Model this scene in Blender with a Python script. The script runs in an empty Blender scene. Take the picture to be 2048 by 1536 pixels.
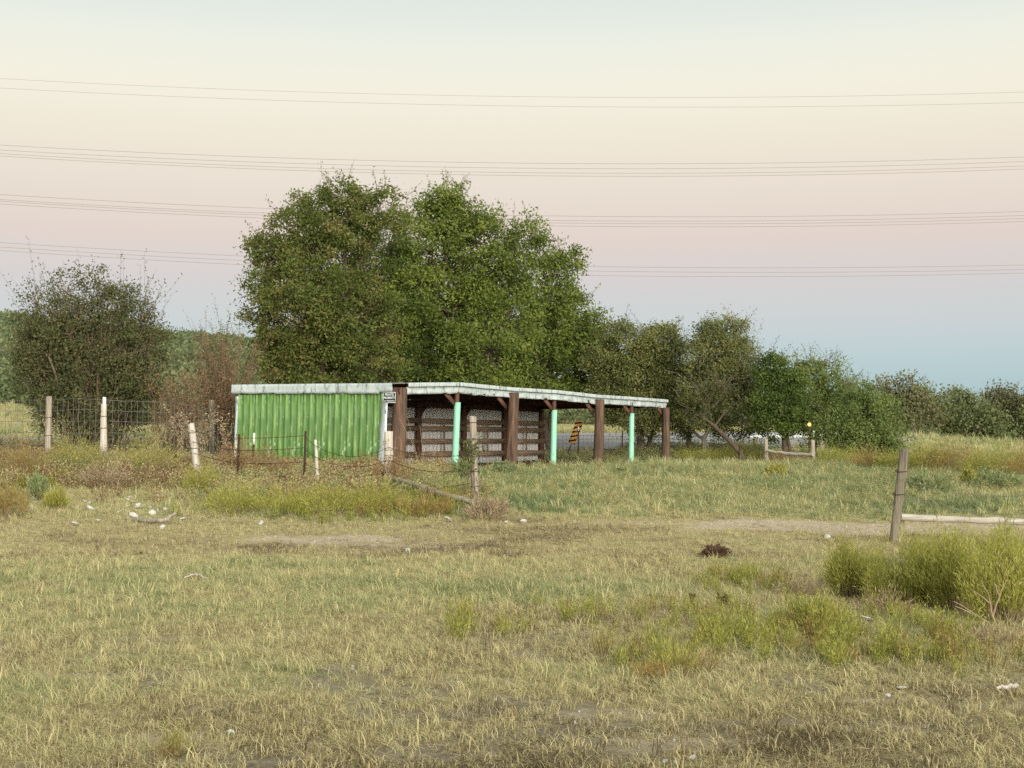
import bpy, bmesh, math, random
import numpy as np
from mathutils import Vector, Matrix

random.seed(7)
RNG = np.random.default_rng(7)
SC = bpy.context.scene
COL = SC.collection
R = math.radians

# ------------------------------------------------------------------ camera
F_PX, EYE, HORIZON = 2700.0, 1.6, 880.0
PITCH = math.atan((HORIZON - 768.0) / F_PX)
cam_d = bpy.data.cameras.new('camera')
cam_d.sensor_width = 36.0
cam_d.lens = 36.0 * F_PX / 2048.0
cam_d.clip_start, cam_d.clip_end = 0.1, 3000.0
cam = bpy.data.objects.new('camera', cam_d)
cam.location = (0, 0, EYE)
cam.rotation_euler = (math.pi / 2 + PITCH, 0, 0)
COL.objects.link(cam)
SC.camera = cam

# ------------------------------------------------------------------ world, sun, exposure
def lin(c):
    return tuple(((v / 255) / 12.92 if v <= 10.3 else (((v / 255) + 0.055) / 1.055) ** 2.4) for v in c)

SUN_EL, SUN_ROT = R(12), R(158)          # low western glow behind the camera, a little to the right
world = bpy.data.worlds.new('World')
SC.world = world
world.use_nodes = True
wn, wl = world.node_tree.nodes, world.node_tree.links
wn.clear()
w_out = wn.new('ShaderNodeOutputWorld')
w_bg = wn.new('ShaderNodeBackground')
w_sky = wn.new('ShaderNodeTexSky')
w_sky.sky_type = 'NISHITA'
w_sky.sun_disc = False
w_sky.sun_elevation = R(12)
w_sky.sun_rotation = SUN_ROT
w_tc = wn.new('ShaderNodeTexCoord')
w_sep = wn.new('ShaderNodeSeparateXYZ')
w_ramp = wn.new('ShaderNodeValToRGB')
sky_stops = [(0.0, (156, 185, 195)), (0.033, (167, 192, 199)), (0.052, (177, 199, 204)), (0.068, (187, 202, 207)), (0.088, (199, 204, 206)),
             (0.114, (208, 203, 203)), (0.147, (222, 206, 197)), (0.178, (229, 216, 203)), (0.214, (236, 226, 208)),
             (0.250, (241, 236, 218)), (0.280, (235, 236, 222)), (0.312, (222, 229, 222)), (0.5, (214, 221, 218)),
             (0.75, (206, 214, 214)), (1.0, (202, 210, 212))]
el = w_ramp.color_ramp.elements
while len(el) > 1:
    el.remove(el[-1])
el[0].position, el[0].color = sky_stops[0][0], (*lin(sky_stops[0][1]), 1)
for p, c in sky_stops[1:]:
    e = el.new(p)
    e.color = (*lin(c), 1)
w_nish = wn.new('ShaderNodeMixRGB')
w_nish.blend_type = 'ADD'
w_nish.inputs[0].default_value = 1.0
w_mul = wn.new('ShaderNodeMixRGB')
w_mul.blend_type = 'MULTIPLY'
w_mul.inputs[0].default_value = 1.0
NISH = 0.008
w_mul.inputs[2].default_value = (NISH, NISH, NISH, 1)
wl.new(w_tc.outputs['Generated'], w_sep.inputs[0])
wl.new(w_sep.outputs['Z'], w_ramp.inputs[0])
wl.new(w_sky.outputs[0], w_mul.inputs[1])
wl.new(w_ramp.outputs[0], w_nish.inputs[1])
wl.new(w_mul.outputs[0], w_nish.inputs[2])
wl.new(w_nish.outputs[0], w_bg.inputs['Color'])
w_bg.inputs['Strength'].default_value = 0.69
wl.new(w_bg.outputs[0], w_out.inputs[0])

sun_d = bpy.data.lights.new('sun', 'SUN')
sun_d.energy = 4.0
sun_d.angle = R(48)
sun_d.color = (1.0, 0.965, 0.90)
sun = bpy.data.objects.new('sun', sun_d)
az = SUN_ROT
sd = Vector((math.sin(az) * math.cos(SUN_EL), math.cos(az) * math.cos(SUN_EL), math.sin(SUN_EL)))
sun.rotation_euler = (-sd).to_track_quat('-Z', 'Y').to_euler()
COL.objects.link(sun)

SC.view_settings.view_transform = 'Standard'
SC.view_settings.look = 'None'
SC.view_settings.exposure = 0.54
SC.view_settings.gamma = 1.0
SC.view_settings.use_curve_mapping = False
SC.render.engine = 'CYCLES'
SC.cycles.max_bounces = 5
SC.cycles.diffuse_bounces = 3
SC.cycles.glossy_bounces = 2
SC.cycles.transmission_bounces = 3
SC.cycles.transparent_max_bounces = 4
SC.cycles.use_denoising = False
SC.cycles.use_adaptive_sampling = False

# ------------------------------------------------------------------ noise, terrain, pixel helpers
_T = RNG.random((256, 256))
def vnoise(x, y):
    x = np.asarray(x, float); y = np.asarray(y, float)
    xi, yi = np.floor(x).astype(int), np.floor(y).astype(int)
    fx, fy = x - xi, y - yi
    fx, fy = fx * fx * (3 - 2 * fx), fy * fy * (3 - 2 * fy)
    a, b = _T[xi % 256, yi % 256], _T[(xi + 1) % 256, yi % 256]
    c, d = _T[xi % 256, (yi + 1) % 256], _T[(xi + 1) % 256, (yi + 1) % 256]
    return (a * (1 - fx) + b * fx) * (1 - fy) + (c * (1 - fx) + d * fx) * fy
def fbm(x, y, o=4):
    s, a, t = 0, 0.5, 0
    for i in range(o):
        s = s + a * vnoise(np.asarray(x) * 2 ** i + 17 * i, np.asarray(y) * 2 ** i + 31 * i); t += a; a *= 0.5
    return s / t
def sstep(a, b, x):
    t = np.clip((np.asarray(x, float) - a) / (b - a), 0, 1)
    return t * t * (3 - 2 * t)

GY = np.array([-200, 17, 20, 24, 28, 32, 36, 40, 50, 55, 58.5, 68, 76, 110, 200, 1000], float)
GZ = np.array([0, 0, .02, .2, .42, .60, .70, .71, .72, .80, 1.08, 1.93, 2.05, 2.6, 4.0, 4.0], float)
def ground(X, Y):
    X = np.asarray(X, float); Y = np.asarray(Y, float)
    zb = (np.interp(Y - 1, GY, GZ) + 2 * np.interp(Y, GY, GZ) + np.interp(Y + 1, GY, GZ)) / 4
    t = X / np.maximum(Y, 5)
    k = np.interp(t, [.24, .29, .38, .5], [1, .80, .40, .2])
    z = np.where(Y > 55, .78 + (zb - .78) * k, zb)
    z = z - np.clip((Y - 77) * .07, 0, 3.5) * sstep(.26, .31, t)
    z = z + .34 * np.exp(-((Y - 33.5) / 3.6) ** 2) * (1 - sstep(-9.5, -6, X))            # rubble bank on the left
    hill = np.interp(t, [-.6, -.40, -.31, -.21, -.1, .1, .3], [22.5, 21.5, 19.8, 17.5, 12, 4, 0])
    z = z + hill * sstep(95, 330, Y) + 1.6 * sstep(74, 92, Y) * (1 - sstep(-.37, -.33, t))
    near = 1 - sstep(36, 44, Y)
    z = z + near * .10 * (fbm(X * .35 + 9, Y * .35 + 4, 2) - .5) + near * .035 * (fbm(X * 1.7, Y * 1.7, 3) - .5)
    return z
def gz(x, y):
    return float(ground(x, y))
def P(px, py, Y):
    u, v = (px - 1024) / F_PX, (768 - py) / F_PX
    dy = math.cos(PITCH) - v * math.sin(PITCH)
    dz = math.sin(PITCH) + v * math.cos(PITCH)
    k = Y / dy
    return Vector((u * k, Y, EYE + dz * k))
def G(px, py, far=70):
    Ys = np.arange(5, far, .05)
    u, v = (px - 1024) / F_PX, (768 - py) / F_PX
    dy = math.cos(PITCH) - v * math.sin(PITCH)
    dz = math.sin(PITCH) + v * math.cos(PITCH)
    k = Ys / dy
    hit = np.nonzero(EYE + dz * k <= ground(u * k, Ys))[0]
    i = hit[0] if len(hit) else len(Ys) - 1
    return Vector((u * k[i], Ys[i], gz(u * k[i], Ys[i])))
def mpp(Y):
    return Y / F_PX

# ------------------------------------------------------------------ tagging
def tag(o, label, cat, group=None, kind=None):
    o['label'] = label
    o['category'] = cat
    if group: o['group'] = group
    if kind: o['kind'] = kind
    return o
def structure(o, label=None, cat=None):
    o['kind'] = 'structure'
    if label: o['label'] = label
    if cat: o['category'] = cat
    return o
def thing(name, label, cat, loc=(0, 0, 0), rotz=0, group=None):
    o = bpy.data.objects.new(name, None)
    o.empty_display_size = .2
    COL.objects.link(o)
    o.location = loc
    o.rotation_euler = (0, 0, rotz)
    return tag(o, label, cat, group)
def link(name, me, m=None, parent=None, loc=None):
    o = bpy.data.objects.new(name, me)
    if m and len(me.materials) == 0: me.materials.append(m)
    COL.objects.link(o)
    if parent: o.parent = parent
    if loc is not None: o.location = loc
    return o

# ------------------------------------------------------------------ mesh helpers
def np_mesh(name, V, F, attrs=None, smooth=False):
    """V (n,3); F (m,k) with one k; attrs: name -> per-face values"""
    V = np.ascontiguousarray(V, dtype=np.float32); F = np.ascontiguousarray(F, dtype=np.int32)
    me = bpy.data.meshes.new(name)
    me.vertices.add(len(V)); me.vertices.foreach_set('co', V.ravel())
    k = F.shape[1]
    me.loops.add(F.size); me.loops.foreach_set('vertex_index', F.ravel())
    me.polygons.add(len(F))
    me.polygons.foreach_set('loop_start', np.arange(0, F.size, k, dtype=np.int32))
    me.polygons.foreach_set('loop_total', np.full(len(F), k, dtype=np.int32))
    if smooth: me.polygons.foreach_set('use_smooth', np.ones(len(F), dtype=bool))
    me.update(calc_edges=True)
    for n, a in (attrs or {}).items():
        at = me.attributes.new(n, 'FLOAT', 'FACE')
        at.data.foreach_set('value', np.ascontiguousarray(a, dtype=np.float32))
    return me

class MB:
    """collects tubes / quads into one mesh"""
    def __init__(s): s.V = []; s.F = []; s.A = []; s.n = 0
    def add(s, V, F, a=0.5):
        s.V.append(np.asarray(V, float)); s.F.append(np.asarray(F, int) + s.n); s.n += len(V)
        s.A.append(np.full(len(F), a) if np.isscalar(a) else np.asarray(a, float))
    def tube(s, pts, rad, k=5, a=0.5, cap=True):
        pts = np.asarray([tuple(p) for p in pts], float); n = len(pts)
        rad = np.full(n, rad) if np.isscalar(rad) else np.asarray(rad, float)
        d = np.gradient(pts, axis=0); d /= np.maximum(np.linalg.norm(d, axis=1, keepdims=True), 1e-9)
        ref = np.array([0.31, 0.17, 0.93]) if abs(d[0][2]) < .9 else np.array([0.93, .31, .05])
        u = np.cross(d, ref); u /= np.maximum(np.linalg.norm(u, axis=1, keepdims=True), 1e-9)
        w = np.cross(d, u)
        th = np.arange(k) * 2 * math.pi / k
        V = (pts[:, None, :] + rad[:, None, None] * (np.cos(th)[None, :, None] * u[:, None, :] + np.sin(th)[None, :, None] * w[:, None, :])).reshape(-1, 3)
        i = np.arange(n - 1)[:, None] * k; j = np.arange(k)[None, :]; j2 = (j + 1) % k
        F = np.stack([i + j, i + j2, i + k + j2, i + k + j], -1).reshape(-1, 4)
        s.add(V, F, a)
        if cap and k >= 4:
            for e in (0, n - 1):
                c = np.arange(k) + e * k
                V2 = V[c]; cc = V2.mean(0)
                VV = np.vstack([V2, cc[None]])
                FF = [[(q + 1) % k, q, k, k] if e == 0 else [q, (q + 1) % k, k, k] for q in range(k)]
                s.add(VV, np.array([[a0, b0, c0, c0] for a0, b0, c0, _ in FF]), a)
    def leaves(s, C, L, W, a, up=0.0, dirs=None):
        """rhombic leaves at C; L,W arrays; a per leaf value"""
        n = len(C)
        d = RNG.normal(size=(n, 3)) if dirs is None else dirs + RNG.normal(size=(n, 3)) * .35
        d[:, 2] += up
        d /= np.linalg.norm(d, axis=1, keepdims=True)
        q = np.cross(d, RNG.normal(size=(n, 3))); q /= np.maximum(np.linalg.norm(q, axis=1, keepdims=True), 1e-9)
        L = np.broadcast_to(L, (n,))[:, None]; W = np.broadcast_to(W, (n,))[:, None]
        V = np.stack([C, C + d * L * .45 + q * W * .5, C + d * L, C + d * L * .45 - q * W * .5], 1).reshape(-1, 3)
        s.add(V, np.arange(4 * n).reshape(n, 4), a)
    def box(s, c, sz, rot=None, a=0.5):
        x, y, z = [v / 2 for v in sz]
        V = np.array([[-x, -y, -z], [x, -y, -z], [x, y, -z], [-x, y, -z], [-x, -y, z], [x, -y, z], [x, y, z], [-x, y, z]])
        if rot is not None: V = V @ np.array(rot).T
        s.add(V + np.array(c), [[0, 3, 2, 1], [4, 5, 6, 7], [0, 1, 5, 4], [1, 2, 6, 5], [2, 3, 7, 6], [3, 0, 4, 7]], a)
    def bar(s, p, q, w, h, a=0.5):
        p, q = Vector(p), Vector(q); d = q - p
        m = d.to_track_quat('X', 'Z').to_matrix()
        s.box((p + q) / 2, (d.length, w, h), [list(r) for r in m], a)
    def mesh(s, name, smooth=False):
        V = np.vstack(s.V); F = np.vstack(s.F)
        tri = F[:, 2] == F[:, 3]
        if tri.any() and not tri.all():
            me = bpy.data.meshes.new(name)
            me.from_pydata(V.tolist(), [], [list(f[:3]) if t else list(f) for f, t in zip(F.tolist(), tri)])
            at = me.attributes.new('v', 'FLOAT', 'FACE'); at.data.foreach_set('value', np.concatenate(s.A).astype(np.float32))
            if smooth: me.polygons.foreach_set('use_smooth', np.ones(len(F), dtype=bool))
            return me
        return np_mesh(name, V, F, {'v': np.concatenate(s.A)}, smooth)
    def build(s, name, m, parent=None, smooth=False, loc=None):
        return link(name, s.mesh(name, smooth), m, parent, loc)

# ------------------------------------------------------------------ materials
def newmat(name):
    m = bpy.data.materials.new(name); m.use_nodes = True
    nt = m.node_tree; nt.nodes.clear()
    out = nt.nodes.new('ShaderNodeOutputMaterial')
    bs = nt.nodes.new('ShaderNodeBsdfPrincipled')
    nt.links.new(bs.outputs[0], out.inputs[0])
    return m, nt.nodes, nt.links, bs, out
def ramp(nodes, stops):
    r = nodes.new('ShaderNodeValToRGB'); e = r.color_ramp.elements
    while len(e) > 1: e.remove(e[-1])
    e[0].position, e[0].color = stops[0][0], (*lin(stops[0][1]), 1)
    for p, c in stops[1:]:
        q = e.new(p); q.color = (*lin(c), 1)
    return r
def coords(nodes, links, scale, obj=True):
    tc = nodes.new('ShaderNodeTexCoord'); mp = nodes.new('ShaderNodeMapping')
    mp.inputs['Scale'].default_value = scale
    links.new(tc.outputs['Object' if obj else 'Generated'], mp.inputs[0])
    return mp
def noise(nodes, links, src, scale, detail=4, rough=.6, dist=0):
    n = nodes.new('ShaderNodeTexNoise')
    n.inputs['Scale'].default_value = scale; n.inputs['Detail'].default_value = detail
    n.inputs['Roughness'].default_value = rough; n.inputs['Distortion'].default_value = dist
    links.new(src.outputs[0], n.inputs['Vector'])
    return n
def bump(nodes, links, h, bs, strength=.4, dist=.02):
    b = nodes.new('ShaderNodeBump'); b.inputs['Strength'].default_value = strength; b.inputs['Distance'].default_value = dist
    links.new(h, b.inputs['Height']); links.new(b.outputs[0], bs.inputs['Normal'])
def surf(name, stops, scale=(1, 1, 1), nscale=6, rough=.8, metal=0, bstr=.4, bdist=.01, detail=6, spec=.3):
    m, n, l, bs, _ = newmat(name)
    mp = coords(n, l, scale)
    tx = noise(n, l, mp, nscale, detail)
    rp = ramp(n, stops)
    l.new(tx.outputs[0], rp.inputs[0]); l.new(rp.outputs[0], bs.inputs['Base Color'])
    bs.inputs['Roughness'].default_value = rough; bs.inputs['Metallic'].default_value = metal
    bs.inputs['Specular IOR Level'].default_value = spec
    bump(n, l, tx.outputs[0], bs, bstr, bdist)
    return m
def leafmat(name, stops, trans=.3, var=.25, nscale=.6, rough=.7, inst=None, spec=.15, grey=None):
    """colour from the per-face attribute v (+ instance tone), with slow drift over the place"""
    m, n, l, bs, out = newmat(name)
    at = n.new('ShaderNodeAttribute'); at.attribute_name = 'v'
    ge = n.new('ShaderNodeNewGeometry')
    tx = n.new('ShaderNodeTexNoise'); tx.inputs['Scale'].default_value = nscale; tx.inputs['Detail'].default_value = 3
    l.new(ge.outputs['Position'], tx.inputs['Vector'])
    s1 = n.new('ShaderNodeMath'); s1.operation = 'SUBTRACT'; s1.inputs[1].default_value = .5
    s2 = n.new('ShaderNodeMath'); s2.operation = 'MULTIPLY_ADD'; s2.inputs[1].default_value = var * 2
    l.new(tx.outputs[0], s1.inputs[0]); l.new(s1.outputs[0], s2.inputs[0])
    if inst:
        it = n.new('ShaderNodeAttribute'); it.attribute_type = 'INSTANCER'; it.attribute_name = inst
        s3 = n.new('ShaderNodeMath'); s3.operation = 'MULTIPLY_ADD'; s3.inputs[1].default_value = .52; s3.inputs[2].default_value = -.27
        l.new(at.outputs['Fac'], s3.inputs[0])
        s4 = n.new('ShaderNodeMath'); s4.operation = 'ADD'
        l.new(s3.outputs[0], s4.inputs[0]); l.new(it.outputs['Fac'], s4.inputs[1]); l.new(s4.outputs[0], s2.inputs[2])
    else:
        l.new(at.outputs['Fac'], s2.inputs[2])
    rp = ramp(n, stops); l.new(s2.outputs[0], rp.inputs[0])
    l.new(rp.outputs[0], bs.inputs['Base Color'])
    bs.inputs['Roughness'].default_value = rough; bs.inputs['Specular IOR Level'].default_value = spec
    if trans > 0:
        tr = n.new('ShaderNodeBsdfTranslucent'); l.new(rp.outputs[0], tr.inputs['Color'])
        mx = n.new('ShaderNodeMixShader'); mx.inputs[0].default_value = trans
        l.new(bs.outputs[0], mx.inputs[1]); l.new(tr.outputs[0], mx.inputs[2]); l.new(mx.outputs[0], out.inputs[0])
    return m

M = {}
M['bark'] = surf('bark', [(.3, (62, 52, 42)), (.7, (104, 92, 76))], (1, 1, .25), 18, .9, 0, .8, .02)
M['palebark'] = surf('pale_bark', [(.3, (96, 88, 72)), (.7, (150, 142, 120))], (1, 1, .25), 18, .9, 0, .8, .02)
M['twig'] = surf('twig', [(.3, (86, 72, 56)), (.7, (128, 110, 86))], (1, 1, 1), 9, .9, 0, .2)
M['pole'] = surf('creosoted_pole', [(.28, (48, 39, 33)), (.46, (84, 66, 54)), (.6, (106, 82, 63)), (.74, (138, 108, 80))], (1.6, 1.6, .10), 9, .85, 0, .9, .015, 8)
M['darkwood'] = surf('dark_rough_timber', [(.3, (52, 36, 28)), (.7, (92, 64, 48))], (.5, 1, 1), 14, .85, 0, .5, .01)
M['redwood'] = surf('red_brown_timber', [(.3, (74, 50, 40)), (.7, (116, 82, 64))], (1, 1, 1), 10, .85, 0, .5, .01)
M['board'] = surf('worn_plank', [(.25, (112, 90, 70)), (.5, (146, 122, 98)), (.75, (178, 156, 130))], (.3, 4, 4), 5, .85, 0, .6, .01, 8)
M['greywood'] = surf('weathered_grey_wood', [(.2, (70, 62, 54)), (.42, (140, 128, 112)), (.62, (176, 164, 146)), (.85, (206, 196, 178))], (3.2, 3.2, .22), 9, .9, 0, 1.0, .02, 8)
M['oldwood'] = surf('old_grey_post_wood', [(.25, (58, 52, 44)), (.42, (108, 99, 84)), (.6, (138, 128, 108)), (.82, (168, 158, 136))], (3.2, 3.2, .2), 9, .9, 0, 1.0, .02, 8)
M['palewood'] = surf('bleached_wood', [(.2, (116, 104, 92)), (.42, (186, 176, 160)), (.8, (222, 214, 200))], (3, 3, .25), 8, .9, 0, .9, .02, 8)
M['rail'] = surf('peeled_rail', [(.2, (108, 98, 84)), (.45, (168, 159, 143)), (.8, (206, 199, 185))], (.4, 3, 3), 7, .9, 0, .8, .015, 8)
M['rust'] = surf('rusty_steel', [(.3, (58, 42, 36)), (.7, (96, 68, 54))], (1, 1, 1), 20, .8, .3, .3)
M['whitepaint'] = surf('white_paint', [(.3, (212, 210, 204)), (.7, (236, 234, 228))], (1, 1, 1), 12, .7)
M['wire'] = surf('fence_wire', [(.3, (104, 102, 94)), (.7, (136, 134, 124))], (1, 1, 1), 20, .6, .5, .1)
M['wire_pale'] = surf('galvanised_wire', [(.3, (140, 142, 136)), (.7, (168, 170, 162))], (1, 1, 1), 20, .6, .3, .1)
M['conductor'] = surf('aluminium_conductor', [(.3, (132, 120, 112)), (.7, (142, 130, 120))], (1, 1, 1), 2, .7, 0, .0)
m, n, l, bs, _ = newmat('mint_painted_pipe')
mp = coords(n, l, (1, 1, .4)); tx = noise(n, l, mp, 6, 6); rp = ramp(n, [(.3, (138, 196, 164)), (.62, (150, 208, 178)), (.8, (174, 222, 196))]); l.new(tx.outputs[0], rp.inputs[0])
mp2 = coords(n, l, (5, 5, 1.4)); t2 = noise(n, l, mp2, 3, 8, .75); sp_ = n.new('ShaderNodeSeparateXYZ'); tc = n.new('ShaderNodeTexCoord'); l.new(tc.outputs['Object'], sp_.inputs[0])
zz = n.new('ShaderNodeMath'); zz.operation = 'MULTIPLY_ADD'; zz.inputs[1].default_value = -.55; zz.inputs[2].default_value = .16; l.new(sp_.outputs['Z'], zz.inputs[0])
zc = n.new('ShaderNodeMath'); zc.operation = 'MAXIMUM'; zc.inputs[1].default_value = 0.0; l.new(zz.outputs[0], zc.inputs[0])
za = n.new('ShaderNodeMath'); za.operation = 'ADD'; l.new(zc.outputs[0], za.inputs[0]); l.new(t2.outputs[0], za.inputs[1])
dm = ramp(n, [(.60, (0, 0, 0)), (.68, (255, 255, 255))]); l.new(za.outputs[0], dm.inputs[0])
mx = n.new('ShaderNodeMixRGB'); mx.inputs[2].default_value = (*lin((120, 128, 104)), 1); l.new(dm.outputs[0], mx.inputs[0]); l.new(rp.outputs[0], mx.inputs[1])
l.new(mx.outputs[0], bs.inputs['Base Color']); bs.inputs['Roughness'].default_value = .6
M['mint'] = m
M['rock'] = surf('pale_limestone', [(.25, (150, 146, 136)), (.6, (206, 202, 192)), (.85, (232, 230, 222))], (1, 1, 1), 7, .9, 0, .6, .02)
M['road'] = surf('worn_asphalt_road', [(.35, (142, 138, 134)), (.65, (164, 160, 155))], (1, 1, 1), 1.2, .9, 0, .2, .004)
M['soil_floor'] = surf('trodden_dirt', [(.3, (74, 56, 42)), (.7, (118, 92, 70))], (1, 1, 1), 4, .95, 0, .8, .03)
M['guard'] = surf('galvanised_rail', [(.3, (196, 198, 196)), (.7, (222, 224, 222))], (1, 1, 1), 3, .5, .2, .1)
M['black'] = surf('black_print', [(.3, (16, 17, 17)), (.7, (26, 27, 26))], (1, 1, 1), 5, .5, 0, .0)
M['white'] = surf('white_print', [(.3, (222, 228, 224)), (.7, (238, 242, 238))], (1, 1, 1), 5, .5, 0, .0)

def sheet_mat(name, stops, scuff, scuff_amt, rough, metal, streak=40):
    """painted ribbed sheet: streaks down the sheet plus scuffs with a colour of their own"""
    m, n, l, bs, _ = newmat(name)
    mp = coords(n, l, (streak * .25, streak * .25, 1.0))
    a = noise(n, l, mp, 1.0, 5, .7)
    rp = ramp(n, stops); l.new(a.outputs[0], rp.inputs[0])
    mp2 = coords(n, l, (7, 7, 2.2))
    b = noise(n, l, mp2, 1.0, 8, .75, .6)
    th = ramp(n, [(scuff_amt, (0, 0, 0)), (min(.99, scuff_amt + .09), (255, 255, 255))]); l.new(b.outputs[0], th.inputs[0])
    mx = n.new('ShaderNodeMixRGB'); mx.inputs[2].default_value = (*lin(scuff), 1)
    l.new(th.outputs[0], mx.inputs[0]); l.new(rp.outputs[0], mx.inputs[1])
    l.new(mx.outputs[0], bs.inputs['Base Color'])
    bs.inputs['Roughness'].default_value = rough; bs.inputs['Metallic'].default_value = metal
    bump(n, l, b.outputs[0], bs, .08, .004)
    return m
M['green'] = sheet_mat('green_painted_sheet', [(.28, (58, 92, 46)), (.44, (84, 120, 60)), (.57, (104, 138, 70)), (.70, (148, 174, 108))], (172, 196, 160), .57, .5, 0)
M['backwall'] = sheet_mat('white_ribbed_sheet', [(.3, (186, 180, 170)), (.5, (212, 208, 200)), (.75, (226, 224, 218))], (150, 128, 106), .70, .55, 0)
M['fascia'] = sheet_mat('dented_white_flashing', [(.3, (176, 186, 182)), (.7, (206, 212, 208))], (118, 128, 124), .52, .45, .1, 6)
M['galv'] = sheet_mat('bare_galvanised_flashing', [(.3, (176, 188, 186)), (.7, (214, 222, 220))], (130, 142, 140), .62, .35, .35, 6)
M['roofsheet'] = sheet_mat('galvanised_roof_sheet', [(.3, (150, 150, 146)), (.7, (186, 186, 182))], (110, 96, 84), .62, .5, .3)

M['leaf_elm'] = leafmat('broad_green_leaf', [(0, (68, 79, 33)), (.3, (93, 106, 46)), (.6, (114, 127, 56)), (.85, (138, 144, 68)), (1, (164, 152, 86))], .3, .22, .4)
M['leaf_left'] = leafmat('mixed_olive_leaf', [(0, (70, 79, 37)), (.35, (92, 103, 48)), (.58, (110, 119, 58)), (.75, (126, 119, 68)), (1, (146, 120, 80))], .3, .34, .3)
M['leaf_olive'] = leafmat('olive_leaf', [(0, (86, 92, 52)), (.4, (110, 116, 66)), (.7, (128, 128, 76)), (1, (154, 138, 92))], .25, .2, .45)
M['leaf_dark'] = leafmat('dull_dark_leaf', [(0, (68, 74, 44)), (.5, (94, 98, 60)), (1, (128, 120, 84))], .25, .15, .5)
M['leaf_bright'] = leafmat('deep_green_leaf', [(0, (62, 76, 36)), (.5, (86, 102, 48)), (1, (118, 130, 64))], .3, .15, .5)
M['leaf_feather'] = leafmat('feathery_leaf', [(0, (92, 108, 58)), (.5, (120, 134, 74)), (1, (150, 156, 92))], .35, .15, .5)
M['leaf_far'] = leafmat('far_leaf', [(0, (94, 104, 66)), (.5, (114, 122, 78)), (1, (140, 140, 96))], .25, .15, .2)
M['leaf_farbrown'] = leafmat('far_brown_leaf', [(0, (94, 98, 66)), (.5, (114, 114, 78)), (1, (138, 132, 96))], .25, .15, .2)
M['leaf_hill_hazed'] = leafmat('hazed_hill_wood_leaf', [(0, (86, 99, 70)), (.35, (102, 114, 80)), (.65, (118, 128, 88)), (1, (148, 148, 104))], .3, .35, .018)  # the hill's haze fade is painted into these duller leaf greens
M['broom'] = leafmat('broomweed_foliage', [(0, (126, 132, 60)), (.35, (156, 158, 74)), (.7, (184, 180, 92)), (1, (214, 206, 128))], .45, .25, .9)
M['broom_brown'] = leafmat('russet_broomweed_foliage', [(0, (126, 106, 62)), (.5, (166, 142, 84)), (1, (194, 174, 110))], .45, .25, .9)
M['dryred'] = leafmat('dry_russet_foliage', [(0, (118, 90, 64)), (.4, (150, 120, 84)), (.75, (174, 148, 106)), (1, (190, 170, 128))], .3, .25, .9)
M['deadred'] = leafmat('dead_red_brown_foliage', [(0, (106, 80, 58)), (.5, (138, 108, 78)), (1, (166, 136, 100))], .25, .2, .9)
M['deaddark'] = leafmat('dead_dark_seedhead', [(0, (66, 52, 40)), (.5, (98, 78, 60)), (1, (136, 112, 88))], .1, .1, 4)
M['drygrey'] = leafmat('dead_grey_twig', [(0, (126, 108, 84)), (.5, (160, 140, 110)), (1, (194, 176, 144))], .15, .1, 3)
M['herb'] = leafmat('grey_green_herb', [(0, (108, 120, 78)), (.5, (138, 148, 98)), (1, (172, 176, 128))], .35, .15, 1.5)
M['yellowleaf'] = leafmat('yellow_flower', [(0, (140, 142, 70)), (.7, (164, 160, 84)), (1, (214, 200, 80))], .35, .1, 3)
GRASS_STOPS = [(0, (92, 80, 58)), (.12, (158, 142, 102)), (.30, (217, 203, 154)), (.5, (200, 192, 140)), (.68, (166, 168, 116)), (.85, (136, 147, 100)), (1, (110, 128, 86))]
M['grass'] = leafmat('mixed_grass', GRASS_STOPS, .3, .16, .9, .75, 'tone')
M['weed'] = leafmat('rough_weed', [(0, (112, 88, 66)), (.22, (156, 130, 96)), (.42, (190, 172, 128)), (.62, (166, 162, 104)), (.85, (132, 140, 90)), (1, (142, 154, 112))], .3, .15, .9, .75, 'tone')

# ------------------------------------------------------------------ zones of the field (true colours: green, straw, bare)
BARE = [(-2.75, 21.1, 1.5, .7, .95), (-1.6, 20.3, 1.2, .5, .6), (4.6, 23.0, 2.6, .8, 1.0), (6.2, 22.2, 1.8, .6, 1.0), (8.6, 22.9, 2.4, .7, .9), (2.6, 23.3, 1.5, .5, .5),
        (-1.35, 20.0, 1.0, .4, .5), (0.9, 7.2, .5, .26, .65), (0.55, 7.9, .35, .2, .7), (-1.75, 7.4, .5, .2, .6), (-3.6, 9.2, .6, .3, .5),
        (2.4, 8.3, .7, .25, .5), (-.3, 9.0, .5, .2, .5)]
def bare(X, Y):
    b = np.zeros_like(np.asarray(X, float) + np.asarray(Y, float))
    w = (fbm(X * 1.3 + 5, Y * 1.3 + 8, 4) - .5)
    for cx, cy, rx, ry, a in BARE:
        d = np.sqrt(((X - cx) / rx) ** 2 + ((Y - cy) / ry) ** 2) + w * 1.3
        b = np.maximum(b, a * (1 - sstep(.55, 1.15, d)))
    b = np.clip(b * (.55 + 1.0 * fbm(X * 3.1 + 11, Y * 3.1 + 2, 3)), 0, 1)
    return b
def soilp(X, Y):
    return .8 * (1 - .75 * sstep(9.5, 14, Y)) * sstep(.50, .66, fbm(X * 1.7 + 40, Y * 1.7 + 3, 5))
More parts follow.
